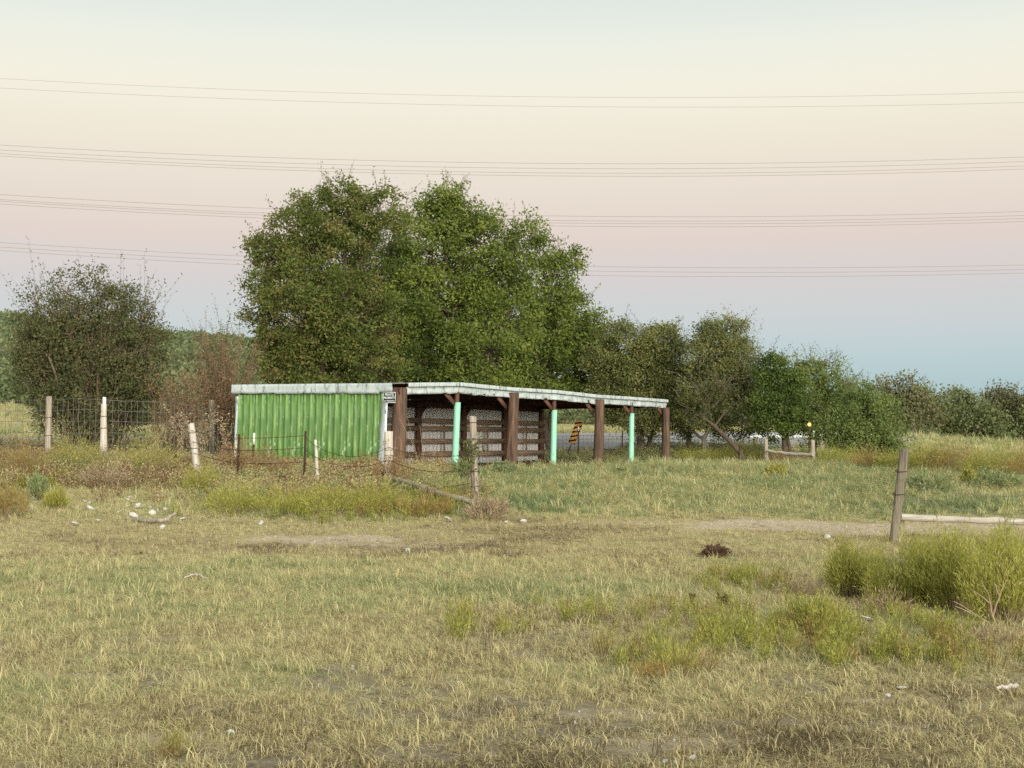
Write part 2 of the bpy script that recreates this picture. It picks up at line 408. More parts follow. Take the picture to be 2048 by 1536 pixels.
def tone(X, Y):
    n = fbm(X * .35 + 3, Y * .35 + 77, 3) - .5
    n2 = fbm(X * 1.4 + 30, Y * 1.4 + 7, 3) - .5
    fore = .40 + .35 * sstep(11, 15, Y) * (1 - sstep(17, 19.5, Y)) * .35 - .10 * (1 - sstep(7, 10.5, Y))
    t = fore + 0 * np.asarray(X, float)
    t = t + .10 * (1 - sstep(-3, 0, X)) * sstep(10, 13, Y) * (1 - sstep(18, 21, Y))
    trk = sstep(17.2, 19.6, Y) * (1 - sstep(23.2, 24.6, Y))
    t = t * (1 - trk) + .33 * trk
    lush = sstep(23.6, 25.2, Y + n2 * 2) * (1 - sstep(52, 60, Y))
    t = t * (1 - lush) + (.72 - .22 * (1 - sstep(-3.2, -.8, X)) + .0 * X) * lush
    far = sstep(56, 62, Y)
    t = t * (1 - far) + (.52 + .14 * sstep(.22, .28, X / np.maximum(Y, 5))) * far
    return np.clip(t + .52 * n + .40 * n2, .02, 1)

# ------------------------------------------------------------------ ground sheet
def graded(a, b, d0, grow, c):
    out = [c]
    d = d0
    x = c
    while x < b:
        x += d; out.append(min(x, b))
        if abs(x - c) > grow: d *= 1.09
    d = d0; x = c
    lo = []
    while x > a:
        x -= d; lo.append(max(x, a))
        if abs(x - c) > grow: d *= 1.09
    return np.array(lo[::-1] + out)
gx = graded(-900, 900, .22, 12, 0.0)
gy = graded(-120, 1600, .22, 22, 22.0)
XX, YY = np.meshgrid(gx, gy, indexing='ij')
ZZ = ground(XX, YY)
nx, ny = XX.shape
V = np.stack([XX, YY, ZZ], -1).reshape(-1, 3)
ii = (np.arange(nx - 1)[:, None] * ny + np.arange(ny - 1)[None, :]).reshape(-1)
gm = np_mesh('ground', V, np.stack([ii, ii + ny, ii + ny + 1, ii + 1], 1), None, True)
for nm, val in (('tone', tone(XX, YY)), ('bare', bare(XX, YY)), ('soil', soilp(XX, YY))):
    at = gm.attributes.new(nm, 'FLOAT', 'POINT'); at.data.foreach_set('value', val.reshape(-1).astype(np.float32))
m, n, l, bs, _ = newmat('field_ground')
ge = n.new('ShaderNodeNewGeometry')
def pnoise(s, d=6, r=.65):
    t = n.new('ShaderNodeTexNoise'); t.inputs['Scale'].default_value = s; t.inputs['Detail'].default_value = d; t.inputs['Roughness'].default_value = r
    l.new(ge.outputs['Position'], t.inputs['Vector']); return t
at_t = n.new('ShaderNodeAttribute'); at_t.attribute_name = 'tone'
at_b = n.new('ShaderNodeAttribute'); at_b.attribute_name = 'bare'
n1, n2, n3 = pnoise(9, 10, .75), pnoise(60, 8, .8), pnoise(1.4)
soil = ramp(n, [(.3, (96, 87, 74)), (.5, (146, 134, 114)), (.7, (186, 175, 154))]); l.new(n1.outputs[0], soil.inputs[0])
pale = ramp(n, [(.3, (150, 132, 106)), (.5, (198, 180, 148)), (.72, (222, 208, 178))]); l.new(n1.outputs[0], pale.inputs[0])
ad = n.new('ShaderNodeMath'); ad.operation = 'MULTIPLY_ADD'; ad.inputs[1].default_value = .5; l.new(n2.outputs[0], ad.inputs[0])
sb = n.new('ShaderNodeMath'); sb.operation = 'SUBTRACT'; sb.inputs[1].default_value = .3; l.new(at_t.outputs['Fac'], sb.inputs[0]); l.new(sb.outputs[0], ad.inputs[2])
thatch = ramp(n, [(0, (118, 102, 74)), (.25, (182, 166, 120)), (.5, (190, 180, 124)), (.75, (148, 152, 96)), (1, (112, 126, 78))]); l.new(ad.outputs[0], thatch.inputs[0])
mx1 = n.new('ShaderNodeMixRGB')
th1 = ramp(n, [(.42, (0, 0, 0)), (.58, (255, 255, 255))]); l.new(n3.outputs[0], th1.inputs[0])
fac = n.new('ShaderNodeMath'); fac.operation = 'MULTIPLY'; fac.inputs[1].default_value = .30; l.new(th1.outputs[0], fac.inputs[0])
at_s = n.new('ShaderNodeAttribute'); at_s.attribute_name = 'soil'
mxf = n.new('ShaderNodeMath'); mxf.operation = 'MAXIMUM'; l.new(fac.outputs[0], mxf.inputs[0]); l.new(at_s.outputs['Fac'], mxf.inputs[1])
l.new(mxf.outputs[0], mx1.inputs[0]); l.new(thatch.outputs[0], mx1.inputs[1]); l.new(soil.outputs[0], mx1.inputs[2])
mx2 = n.new('ShaderNodeMixRGB'); l.new(at_b.outputs['Fac'], mx2.inputs[0]); l.new(mx1.outputs[0], mx2.inputs[1]); l.new(pale.outputs[0], mx2.inputs[2])
l.new(mx2.outputs[0], bs.inputs['Base Color']); bs.inputs['Roughness'].default_value = .95; bs.inputs['Specular IOR Level'].default_value = .1
bump(n, l, n1.outputs[0], bs, 1.0, .05)
gm.materials.append(m)
structure(link('ground', gm), 'rough pasture ground of mixed dry and green grass', 'ground')

# ------------------------------------------------------------------ road behind the shed
def ribbon(name, path, half, mat, dz, seg_w=6):
    Vr = []
    for x, y, dx, dy in path:
        L = math.hypot(dx, dy); nxv, nyv = -dy / L, dx / L
        for j in range(seg_w + 1):
            o = -half + 2 * half * j / seg_w
            px, py = x + nxv * o, y + nyv * o
            Vr.append((px, py, gz(px, py) + dz))
    k = seg_w + 1
    Fr = [(i * k + j, (i + 1) * k + j, (i + 1) * k + j + 1, i * k + j + 1) for i in range(len(path) - 1) for j in range(seg_w)]
    return link(name, np_mesh(name, np.array(Vr), np.array(Fr), None, True), mat)
def road_y(x): return 63.2 + .10 * x + .16 * np.maximum(np.asarray(x, float) - 11, 0) ** 2      # bends away behind the right trees
path = [(x, float(road_y(x)), 1, .10 + .32 * max(x - 11, 0)) for x in np.arange(-90, 22.1, .5)]
structure(ribbon('road', path, 4.3, M['road'], .05), 'pale grey worn road crossing behind the shed', 'road')

# ------------------------------------------------------------------ the shed
AX, AY = (788 - 1024) * mpp(36), 36.0
ANG = math.atan2(15.0, 8.95)
LEN, DEP = 17.08, 5.55
FLOOR = .70
shed = thing('livestock_shed', 'long low open-fronted livestock shed with a green ribbed metal end wall', 'shed', (AX, AY, FLOOR), ANG)
BAY = LEN / 6
EAVE = [3.12 - FLOOR, 3.235 - FLOOR, 3.19 - FLOOR, 3.195 - FLOOR, 3.13 - FLOOR, 3.13 - FLOOR, 3.11 - FLOOR]   # wavy eave
def eave(x): return float(np.interp(x / BAY, range(7), EAVE))
LEAN = .038
def rib_sheet(name, width, z0, z1, ribs, depth, lean=0.0, axis='y'):
    """trapezoid ribbed sheet: profile along the width, full thickness"""
    prof = []
    pitch = width / ribs
    for r in range(ribs):
        o = r * pitch
        prof += [(o, 0), (o + pitch * .62, 0), (o + pitch * .70, depth), (o + pitch * .90, depth), (o + pitch * .98, 0)]
    prof.append((width, 0))
    rows = [z0, z0 + .33 * (z1 - z0), z0 + .66 * (z1 - z0), z1]
    Vs, Fs = [], []
    for t in (0, .004):
        for z in rows:
            for a, b in prof:
                if axis == 'y': Vs.append((-b + t, a - lean * z, z))
                else: Vs.append((a + lean * z, -b + t, z))
    k = len(prof); nb = k * len(rows)
    for i in range(len(rows) - 1):
        for j in range(k - 1):
            Fs.append((i * k + j, i * k + j + 1, (i + 1) * k + j + 1, (i + 1) * k + j))
            Fs.append((nb + i * k + j, nb + (i + 1) * k + j, nb + (i + 1) * k + j + 1, nb + i * k + j + 1))
    for j in range(k - 1):
        b = (len(rows) - 1) * k
        Fs.append((b + j, b + j + 1, nb + b + j + 1, nb + b + j)); Fs.append((j + 1, j, nb + j, nb + j + 1))
    return np_mesh(name, np.array(Vs), np.array(Fs))
# green end wall, six lapped sheets
gw = rib_sheet('wall_sheet', .905, .02, 2.20, 4, .034, LEAN)
for i in range(6):
    o = link('wall_sheet', gw if i == 0 else gw, M['green'], shed, (-.03 - .002 * (i % 2), .26 + i * .88, random.uniform(-.015, .015)))
# back wall, white inside
bw = rib_sheet('back_wall_sheet', .92, .0, 2.12, 4, .032, .0, 'x')
for i in range(19):
    link('back_wall_sheet', bw, M['backwall'], shed, (i * .918, DEP - .25 - .003 * (i % 2), random.uniform(-.04, .03)))

def dented(name, p0, p1, h0, h1, mat, out, nseg=14, amp=.02, seed=0, thick=.012, ragged=.02):
    """a flashing strip from p0 to p1 (top edge), drop h0..h1, bent and buckled along its lower edge"""
    rs = np.random.default_rng(seed)
    Vs, Fs = [], []
    rows = 4
    p0, p1, out = np.array(p0, float), np.array(p1, float), np.array(out, float)
    wob = rs.normal(size=(nseg + 1, rows + 1)) * amp
    rag = rs.normal(size=nseg + 1) * ragged
    for t in (0, 1):
        for i in range(nseg + 1):
            for j in range(rows + 1):
                f = j / rows
                p = p0 + (p1 - p0) * i / nseg
                h = h0 + (h1 - h0) * i / nseg + (rag[i] if j == rows else 0)
                q = p + out * (wob[i, j] * f * 1.2 + .01 * math.sin(i * 1.7 + seed)) - out * thick * t
                q[2] -= h * f
                Vs.append(q)
    k = rows + 1; nb = k * (nseg + 1)
    for i in range(nseg):
        for j in range(rows):
            a, b, c, d = i * k + j, i * k + j + 1, (i + 1) * k + j + 1, (i + 1) * k + j
            Fs.append((a, b, c, d)); Fs.append((nb + a, nb + d, nb + c, nb + b))
        Fs.append((i * k, (i + 1) * k, nb + (i + 1) * k, nb + i * k)); 
        Fs.append((i * k + rows, nb + i * k + rows, nb + (i + 1) * k + rows, (i + 1) * k + rows))
    return link(name, np_mesh(name, np.array(Vs), np.array(Fs)), mat, shed)
# front eave: thin drip strip above, buckled fascia below, one length per bay
for b in range(6):
    x0, x1 = b * BAY + (.30 if b == 0 else .01), (b + 1) * BAY - (.0 if b < 5 else -.05)
    dented('fascia_panel', (x0, -.20, eave(x0) - .115), (x1, -.20, eave(x1) - .115), .19 + .015 * random.random(), .19 + .02 * random.random(), M['fascia'], (0, -1, 0), 16, .03, 10 + b, ragged=.007)
    dented('drip_edge', (x0 - .01, -.28, eave(x0)), (x1 - .005, -.28, eave(x1)), .11, .11, M['fascia'], (0, -1, 0), 8, .004, 30 + b, ragged=.003)
# end fascia over the green wall: two lengths plus a bare galvanised corner piece
ez = EAVE[0]
dented('fascia_panel', (-.10, DEP + .12, ez + .07), (-.10, 2.6, ez + .035), .26, .27, M['fascia'], (-1, 0, 0), 14, .012, 51, ragged=.006)
dented('fascia_panel', (-.105, 2.58, ez + .035), (-.105, .42, ez), .27, .29, M['fascia'], (-1, 0, 0), 14, .018, 52, ragged=.01)
dented('corner_flashing', (-.12, .43, ez), (-.12, -.02, ez), .25, .25, M['galv'], (-1, 0, 0), 6, .012, 53, ragged=.004)
# corner trim beside the pole (bent sheet) and the narrow trim at the far edge
def trim(name, y0, y1, w0, w1, mat, seed, x=-.075, z1=2.15):
    rs = np.random.default_rng(seed); Vs, Fs = [], []
    nseg = 12
    for t in (0, .01):
        for i in range(nseg + 1):
            z = .25 * (seed == 61) + (z1 - .25 * (seed == 61)) * i / nseg
            f = i / nseg
            yc = y0 + (y1 - y0) * f; w = w0 + (w1 - w0) * f
            for j in range(4):
                Vs.append((x + t - .03 * math.sin(j * 1.4) + rs.normal() * .012, yc + w * (j / 3 - .5), z))
    nb = 4 * (nseg + 1)
    for i in range(nseg):
        for j in range(3):
            a, b, c, d = i * 4 + j, i * 4 + j + 1, (i + 1) * 4 + j + 1, (i + 1) * 4 + j
            Fs += [(a, b, c, d), (nb + a, nb + d, nb + c, nb + b)]
        Fs += [(i * 4, (i + 1) * 4, nb + (i + 1) * 4, nb + i * 4), (i * 4 + 3, nb + i * 4 + 3, nb + (i + 1) * 4 + 3, (i + 1) * 4 + 3)]
    return link(name, np_mesh(name, np.array(Vs), np.array(Fs), None, True), mat, shed)
trim('corner_trim', .36, .26, .28, .22, M['galv'], 61)
trim('edge_trim', DEP + .02, DEP - .05, .12, .12, M['fascia'], 62)
# roof sheets, purlins and rafters
for i in range(18):
    x0 = i * LEN / 18
    x1 = x0 + LEN / 18 + .02
    prof = []
    for r in range(4):
        o = x0 + r * (x1 - x0) / 4; q = (x1 - x0) / 4
        prof += [(o, 0), (o + q * .7, 0), (o + q * .78, .02), (o + q * .92, .02)]
    prof.append((x1, 0))
    Vs, Fs = [], []
    for t in (0, -.006):
        for y in (-.24, 1.8, 3.8, DEP + .3):
            for a, b in prof:
                Vs.append((a, y, eave(min(a, LEN)) - .015 + b + t - .0 * y + .05 * (y / DEP) * (1 - a / LEN) + (i % 2) * .003))
    k = len(prof); nb = 4 * k
    for r in range(3):
        for j in range(k - 1):
            a = r * k + j
            Fs += [(a, a + 1, a + k + 1, a + k), (nb + a, nb + a + k, nb + a + k + 1, nb + a + 1)]
    link('roof_sheet', np_mesh('roof_sheet', np.array(Vs), np.array(Fs)), M['roofsheet'], shed)
for y in (1.2, 2.7, 4.2):
    mb = MB()
    for b in range(6): mb.bar((b * BAY, y, eave(b * BAY) - .07), ((b + 1) * BAY, y, eave((b + 1) * BAY) - .07), .05, .09)
    mb.build('purlin', M['darkwood'], shed)
for b in range(7):
    mb = MB(); x = min(b * BAY + (.05 if b == 0 else 0), LEN - .05)
    mb.bar((x, -.10, eave(x) - .21), (x, DEP - .1, eave(x) - .21), .06, .18); mb.build('rafter', M['darkwood'], shed)
for b in range(6):
    mb = MB(); mb.bar((b * BAY + .02, -.14, eave(b * BAY) - .22), ((b + 1) * BAY - .02, -.14, eave((b + 1) * BAY) - .22), .06, .2)
    mb.build('header_beam', M['darkwood'], shed)
    mb = MB(); mb.bar((b * BAY + .02, DEP - .33, 2.14), ((b + 1) * BAY - .02, DEP - .33, 2.12), .07, .24); mb.build('back_beam', M['darkwood'], shed)
# round poles and mint pipe posts along the front
def pole_mesh(name, base, top, r0, r1, k=14, rings=9, seed=0, rough=.06):
    rs = np.random.default_rng(seed); mb = MB()
    base, top = np.array(base, float), np.array(top, float)
    th = np.arange(k) * 2 * math.pi / k
    prof = 1 + rs.normal(size=k) * rough
    Vs = []
    for i in range(rings):
        f = i / (rings - 1)
        c = base + (top - base) * f; r = r0 + (r1 - r0) * f
        pr = prof * (1 + rs.normal(size=k) * rough * .35)
        for j in range(k): Vs.append((c[0] + r * pr[j] * math.cos(th[j]), c[1] + r * pr[j] * math.sin(th[j]), c[2]))
    Fs = [(i * k + j, i * k + (j + 1) % k, (i + 1) * k + (j + 1) % k, (i + 1) * k + j) for i in range(rings - 1) for j in range(k)]
    me = bpy.data.meshes.new(name)
    Fs.append(tuple(range((rings - 1) * k, rings * k))); Fs.append(tuple(range(k - 1, -1, -1)))
    me.from_pydata(Vs, [], Fs)
    for p in me.polygons[:-2]: p.use_smooth = True
    return me
for i, b in enumerate((0, 2, 4, 6)):
    x = b * BAY + (.16 if b == 0 else 0) - (.16 if b == 6 else 0)
    r = (.225, .185, .185, .165)[i]
    y = (-.06, -.30, -.30, -.26)[i]
    zt = eave(x) - (.14 if b == 0 else .30)
    if b in (2, 4): zt = eave(x) - .16
    ln = (.10, .14, .10, .06)[i]
    link('pole', pole_mesh('pole', (x - ln, y, -.12), (x + ln * .5, y, zt), r, r * .84, seed=70 + i, rough=.035), M['pole'], shed)
mintx = []
for i, b in enumerate((1, 3, 5)):
    x = b * BAY
    ln = (.11, .07, .05)[i]
    mb = MB(); mb.bar((x + .02, -.13, 1.2), (x + .02, -.13, eave(x) - .2), .10, .10)
    tim = mb.build('post', M['redwood'], shed)
    r = .098
    mint = link('pipe_sleeve', pole_mesh('pipe_sleeve', (x - ln, -.13, -.1), (x + ln * .4, -.13, (1.97, 1.86, 1.85)[i]), r, r * .96, 20, 8, 80 + i, .004), M['mint'], tim)
# knee braces
for b in range(1, 7):
    x = b * BAY
    mb = MB(); mb.bar((x - .55, -.10, eave(x) - .30), (x - .06, -.10, eave(x) - .62), .05, .13); mb.build('brace', M['redwood'], shed)
for b in range(2, 6):
    x = b * BAY
    mb = MB(); mb.bar((x + .05, DEP - .42, 1.74), (x + .42, DEP - .42, 2.05), .05, .10); mb.build('brace', M['darkwood'], shed)
# inner posts and plank rails in front of the back wall
for b in range(7):
    x = b * BAY - (.08 if b == 6 else 0) + (.22 if b == 0 else 0)
    mb = MB(); mb.box((x, DEP - .42, 1.02), (.16, .14, 2.16)); mb.build('back_post', M['redwood'], shed)
for b in range(6):
    for k, z in enumerate((.42, .86, 1.29, 1.55)):
        mb = MB(); j = random.uniform(-.015, .015)
        mb.bar((b * BAY + .006, DEP - .52, z + j), ((b + 1) * BAY - .006, DEP - .52, z + random.uniform(-.015, .015)), .035, .17 if k else .19)
        mb.build('plank', M['board'], shed)
    if b > 0:
        mb = MB(); mb.box((b * BAY + BAY * .52, DEP - .485, .95), (.07, .032, 1.35)); mb.build('batten', M['board'], shed)
# dirt floor under the roof: a thin uneven sheet
xs = np.linspace(.2, LEN - .1, 60); ys = np.linspace(-.1, DEP - .3, 18)
fx, fy = np.meshgrid(xs, ys, indexing='ij')
ca, sa = math.cos(ANG), math.sin(ANG)
wx, wy = AX + fx * ca - fy * sa, AY + fx * sa + fy * ca
fz = np.maximum(ground(wx, wy) - FLOOR + .02, .0) + .05 * fbm(fx * 2, fy * 2, 3) * sstep(0, .5, fy)
ii = (np.arange(59)[:, None] * 18 + np.arange(17)[None, :]).reshape(-1)
link('dirt_floor', np_mesh('dirt_floor', np.stack([fx, fy, fz], -1).reshape(-1, 3), np.stack([ii, ii + 18, ii + 19, ii + 1], 1), None, True), M['soil_floor'], shed)

# ------------------------------------------------------------------ the sign on the shed's corner
def text_mesh(body, size, name='lettering'):
    c = bpy.data.curves.new(name, 'FONT'); c.body = body; c.size = size; c.align_x = 'CENTER'; c.align_y = 'CENTER'; c.offset = size * .018; c.resolution_u = 3
    o = bpy.data.objects.new(name, c); COL.objects.link(o)
    dg = bpy.context.evaluated_depsgraph_get()
    me = bpy.data.meshes.new_from_object(o.evaluated_get(dg)); me.name = name
    bpy.data.objects.remove(o)
    return me
sp = P(778.5, 795, 35.55)
sign = thing('warning_sign', 'small black and white private property sign nailed to the shed corner pole', 'sign', sp, ANG - math.pi / 2 + R(6))
SW, SH = .385, .285
mb = MB(); mb.box((0, .004, 0), (SW, .004, SH)); mb.build('plate', M['black'], sign)
mb = MB()
for c, s in (((0, .0, SH / 2 - .008), (SW, .003, .012)), ((0, .0, -SH / 2 + .008), (SW, .003, .012)), ((-SW / 2 + .008, .0, 0), (.012, .003, SH - .04)), ((SW / 2 - .008, .0, 0), (.012, .003, SH - .04))): mb.box(c, s)
mb.build('border', M['white'], sign)
for body, sz, z, sx in (('PRIVATE', .088, .075, .80), ('PROPERTY', .088, -.012, .80), ('NO TRESPASSING', .047, -.092, .86)):
    me = text_mesh(body, sz)
    o = link('lettering', me, M['white'], sign, (0, -.002, z)); o.rotation_euler = (math.pi / 2, 0, 0); o.scale = (sx, 1, 1)

# ------------------------------------------------------------------ posts and wires
def wood_post(label, base_px, top_px, Y, r0, r1, mat, seed, name='fence_post', group='wooden fence posts', bz=None, cat='fence post', topcut=0):
    b = P(base_px[0], base_px[1], Y); t = P(top_px[0], top_px[1], Y)
    g = gz(b.x, Y)
    # extend the post's axis down to the ground
    f = (b.z - (g - .12)) / max(.2, (t.z - b.z))
    base = b - (t - b) * f
    me = pole_mesh(name, (0, 0, 0), t - base, r0, r1, 9, 10, seed, .11)
    n = 9
    for i, v in enumerate(me.vertices):
        if i >= 9 * 9: v.co.z += topcut * (v.co.x / r1) * .04 + random.uniform(-.01, .01)
    o = link(name, me, mat, None, base)
    tag(o, label, cat, group)
    return o, base, t
def steel_post(label, x, ytop, ybase, Y, dx=0, white=0.0, group='steel T-posts', h=None):
    """T-section steel post; optional white painted tip as a part"""
    t = P(x + dx, ytop, Y); b0 = P(x, ybase, Y); g = gz(b0.x, Y) - .1
    b = b0.copy(); b.z = min(g, b0.z)
    e = thing('steel_post', label, 'fence post', b, 0, group)
    d = t - b
    mb = MB()
    wz = max(.0, white)
    m1 = d * (1 - wz / d.length)
    mb.bar((0, 0, 0), m1, .05, .014); mb.bar((0, .02, 0), m1 + Vector((0, .02, 0)), .014, .05)
    for i in range(8):
        q = m1 * (.3 + .68 * i / 8); mb.box(q + Vector((0, -.012, 0)), (.02, .02, .015))
    mb.build('stake', M['rust'], e)
    if white:
        mb = MB(); mb.bar(m1, d, .056, .02); mb.bar(m1 + Vector((0, .02, 0)), d + Vector((0, .02, 0)), .02, .052)
        mb.build('painted_tip', M['whitepaint'], e)
    return e, b, t
posts = {}
posts['a'] = wood_post('knobbly weathered wooden post, leftmost, in the woven wire fence', (95, 940), (98, 793), 34.0, .085, .07, M['greywood'], 1)
posts['b'] = wood_post('pale split wooden post with white tip left of the shed', (207, 945), (208, 808), 33.6, .095, .062, M['palewood'], 2)
mb = MB(); q = posts['b'][2] - posts['b'][1]; mb.box(q + Vector((.0, .03, .05)), (.075, .05, .24)); mb.build('painted_tip', M['whitepaint'], posts['b'][0])
posts['c'] = wood_post('short pale wooden post leaning left with pointed top and dark knot', (394, 945), (381, 842), 32.0, .085, .07, M['palewood'], 3, topcut=.6)
posts['d'] = steel_post('thin dark steel post between the yellow bush and the leaning pale post', 349, 872, 948, 32.5, 3)
posts['e'] = steel_post('rusty steel post among russet weeds at the green wall\'s left end', 474, 868, 965, 30.6, 4)
posts['f'] = steel_post('steel post with long white tip before the green wall', 503, 866, 962, 33.0, 5, .28)
posts['g'] = steel_post('taller rusty steel post before the middle of the green wall', 607, 862, 980, 29.8, 4)
posts['h'] = wood_post('slim white-topped wooden stake before the green wall', (637, 985), (631, 880), 29.6, .038, .034, M['palewood'], 5)
posts['i'] = wood_post('pale split wooden post in front of the shed corner pole', (778, 985), (777, 862), 29.3, .088, .085, M['palewood'], 6)
posts['j'] = wood_post('tall grey wooden corner post with a vine in front of the open bays', (951, 1016), (945, 832), 26.4, .084, .074, M['greywood'], 7)
posts['k'] = wood_post('thick grey leaning post at the right above the yellow bushes', (1784, 1100), (1808, 902), 20.6, .074, .082, M['oldwood'], 8, topcut=.3)
posts['l'] = wood_post('short wooden prop holding the end of the white rail', (1797, 1090), (1804, 1036), 20.75, .05, .05, M['greywood'], 9)
posts['m'] = wood_post('left small pale post of the low rail under the right trees', (1533, 925), (1532, 877), 47.0, .08, .07, M['greywood'], 10)
posts['n'] = wood_post('right small pale post of the low rail under the right trees', (1627, 935), (1625, 880), 45.5, .085, .075, M['greywood'], 11)
posts['o'] = wood_post('grey wooden post just right of the shed\'s last pole', (1378, 915), (1377, 862), 55.0, .09, .085, M['oldwood'], 12)
posts['p'] = wood_post('pale wooden post half hidden behind the shed\'s last pole', (1331, 915), (1331, 862), 55.3, .09, .085, M['palewood'], 13)
posts['q'] = wood_post('dark wooden post in the dry bush left of the shed', (424, 925), (423, 800), 41.0, .10, .09, M['oldwood'], 14)
posts['r'] = steel_post('thin steel post with white tip beside the striped marker', 1156, 853, 935, 54.5, 1, .18)
posts['s'] = steel_post('steel post with white tip left of the last mint post', 1244, 854, 925, 54.8, 1, .2)
posts['t'] = steel_post('short dark steel post tilted beside the low rail', 1476, 893, 915, 48, 4)
posts['u'] = steel_post('dark steel post in the yellow weeds left of the grey leaning post', 1735, 900, 940, 42, 3)
posts['v'] = steel_post('dark steel post in the yellow weeds right of the grey leaning post', 1837, 893, 945, 40, 3)
posts['w'] = steel_post('tiny far steel post in the field at the right edge', 1955, 905, 915, 66, 1)

def log(name, label, cat, pts, rad, mat, group=None, seed=0):
    mb = MB(); rs = np.random.default_rng(seed)
    pts = [Vector(p) for p in pts]
    o0 = pts[0].copy()
    fine = []
    for a, b in zip(pts[:-1], pts[1:]):
        for i in range(5): fine.append(a.lerp(b, i / 5) - o0 + Vector(rs.normal(size=3) * .008))
    fine.append(pts[-1] - o0)
    rr = np.interp(np.linspace(0, 1, len(fine)), np.linspace(0, 1, len(rad)), rad) * (1 + rs.normal(size=len(fine)) * .07)
    mb.tube(fine, rr, 9)
    o = mb.build(name, mat, None, True, o0)
    return tag(o, label, cat, group)
log('fence_rail', 'long white peeled pole laid as a rail at the right', 'rail', [P(1799, 1034, 20.6), P(1900, 1038, 20.5), P(2060, 1046, 20.4), P(2230, 1053, 20.2)], [.052, .05, .055, .06], M['rail'], None, 3)
log('fence_rail', 'low sagging white rail between two small posts under the trees', 'rail', [P(1535, 902, 46.8), P(1580, 908, 46), P(1626, 909, 45.3)], [.05, .055, .06], M['rail'], None, 4)
log('fallen_rail', 'grey fallen timber lying between the split post and the corner post', 'timber', [G(790, 985) + Vector((0, -.2, .30)), G(850, 1002) + Vector((0, -.2, .27)), G(905, 1014) + Vector((0, -.2, .20)), G(948, 1020) + Vector((0, -.2, .16))], [.05, .06, .055, .045], M['greywood'], None, 5)
# wire wraps on posts
def wraps(key, fr, r):
    o, b, t = posts[key]
    for f in fr:
        mb = MB()
        c = (t - b) * f
        th = np.linspace(0, 2 * math.pi * 1.6, 22)
        mb.tube([(c.x + (r + .004) * math.cos(a), c.y + (r + .004) * math.sin(a), c.z + .012 * a / 3) for a in th], .006, 4, cap=False)
        mb.build('wire_wrap', M['rust'], o)
wraps('j', (.24, .40, .58, .92), .09); wraps('k', (.78, .55), .088); wraps('c', (.55, .8), .082); wraps('a', (.45, .7), .088); wraps('b', (.62, .8), .09); wraps('i', (.45, .62, .7), .09)

def wire_run(label, pts, sag, r, mat, group, barbs=True):
    mb = MB(); o0 = Vector(pts[0])
    for a, b, s in zip(pts[:-1], pts[1:], sag):
        a, b = Vector(a), Vector(b)
        seg = [a.lerp(b, i / 12) - o0 - Vector((0, 0, s * 4 * (i / 12) * (1 - i / 12))) for i in range(13)]
        mb.tube(seg, r, 4, cap=False)
        if barbs:
            n = int((b - a).length / .13)
            for i in range(n):
                f = (i + .5) / n
                c = a.lerp(b, f) - o0 - Vector((0, 0, s * 4 * f * (1 - f)))
                d = Vector(np.random.default_rng(i).normal(size=3)).normalized() * .02
                mb.tube([c - d, c + d], r * .7, 3, cap=False)
    o = mb.build('barbed_wire' if barbs else 'fence_wire', mat, None, False, o0)
    return tag(o, label, 'wire', group)
def on(key, f):
    o, b, t = posts[key]
    return b.lerp(t, f) - Vector((0, .09, 0))
ws = [('top', .93, .93, .90, .88, .60), ('second', .72, .74, .70, .66, .45), ('third', .50, .52, .50, .46, .30), ('lowest', .30, .30, .26, .26, .16)]
for i, (w, fe, fg, fh, fi, fj) in enumerate(ws):
    wire_run('%s of the four barbed wires before the green wall' % w,
             [on('c', .85 - .18 * i), on('e', fe), on('g', fg), on('h', fh), on('i', fi * .86), on('j', fj)], [.03, .02, .02, .22 - .04 * i, .12 + .04 * i], .0058, M['rust'], 'barbed wires before the shed')
for i, (w, f) in enumerate((('upper', .72), ('lower', .56))):
    wire_run('%s of two slack wires leaving the grey leaning post' % w, [posts['k'][1].lerp(posts['k'][2], f) + Vector((0, -.12, 0)), P(2200, 960 + 40 * i, 19.5)], [.25], .004, M['wire'], 'slack wires at the right', False)

def woven(label, path, top_off, mat, stay=.16, rows=6, r=.0055, group=None):
    """woven wire: line wires and stays following the ground, one part each"""
    e = thing('woven_wire_fence', label, 'fence', path[0], 0, group)
    o0 = Vector(path[0])
    L = [0]
    for a, b in zip(path[:-1], path[1:]): L.append(L[-1] + (Vector(b) - Vector(a)).length)
    def at(s):
        i = max(0, min(len(L) - 2, int(np.searchsorted(L, s) - 1)))
        f = (s - L[i]) / (L[i + 1] - L[i]); return Vector(path[i]).lerp(Vector(path[i + 1]), f)
    zs = np.linspace(0, 1, rows) ** .85
    for j in range(rows):
        mb = MB(); pts = []
        for s in np.arange(0, L[-1], .5):
            p = at(s); z0 = gz(p.x, p.y) + .08
            pts.append((p.x - o0.x, p.y - o0.y, z0 + (top_off - .08) * zs[j] + .015 * math.sin(s * 2 + j) - o0.z))
        mb.tube(pts, r, 4, cap=False); mb.build('line_wire', mat, e)
    for i, s in enumerate(np.arange(.1, L[-1], stay)):
        p = at(s); z0 = gz(p.x, p.y) + .08
        mb = MB(); mb.tube([(p.x - o0.x, p.y - o0.y, z0 - o0.z), (p.x - o0.x + .01 * math.sin(i), p.y - o0.y, z0 + top_off - .08 - o0.z)], r * .85, 4, cap=False)
        mb.build('stay_wire', mat, e)
    return e
def gp(px, Y):
    x = (px - 1024) * mpp(Y); return (x, Y, gz(x, Y))
woven('woven wire fence with upright stays left of the shed', [gp(-190, 34.6), gp(98, 34.1), gp(208, 33.7), gp(330, 34.6), gp(440, 36.5)], 1.62, M['wire'], .155)
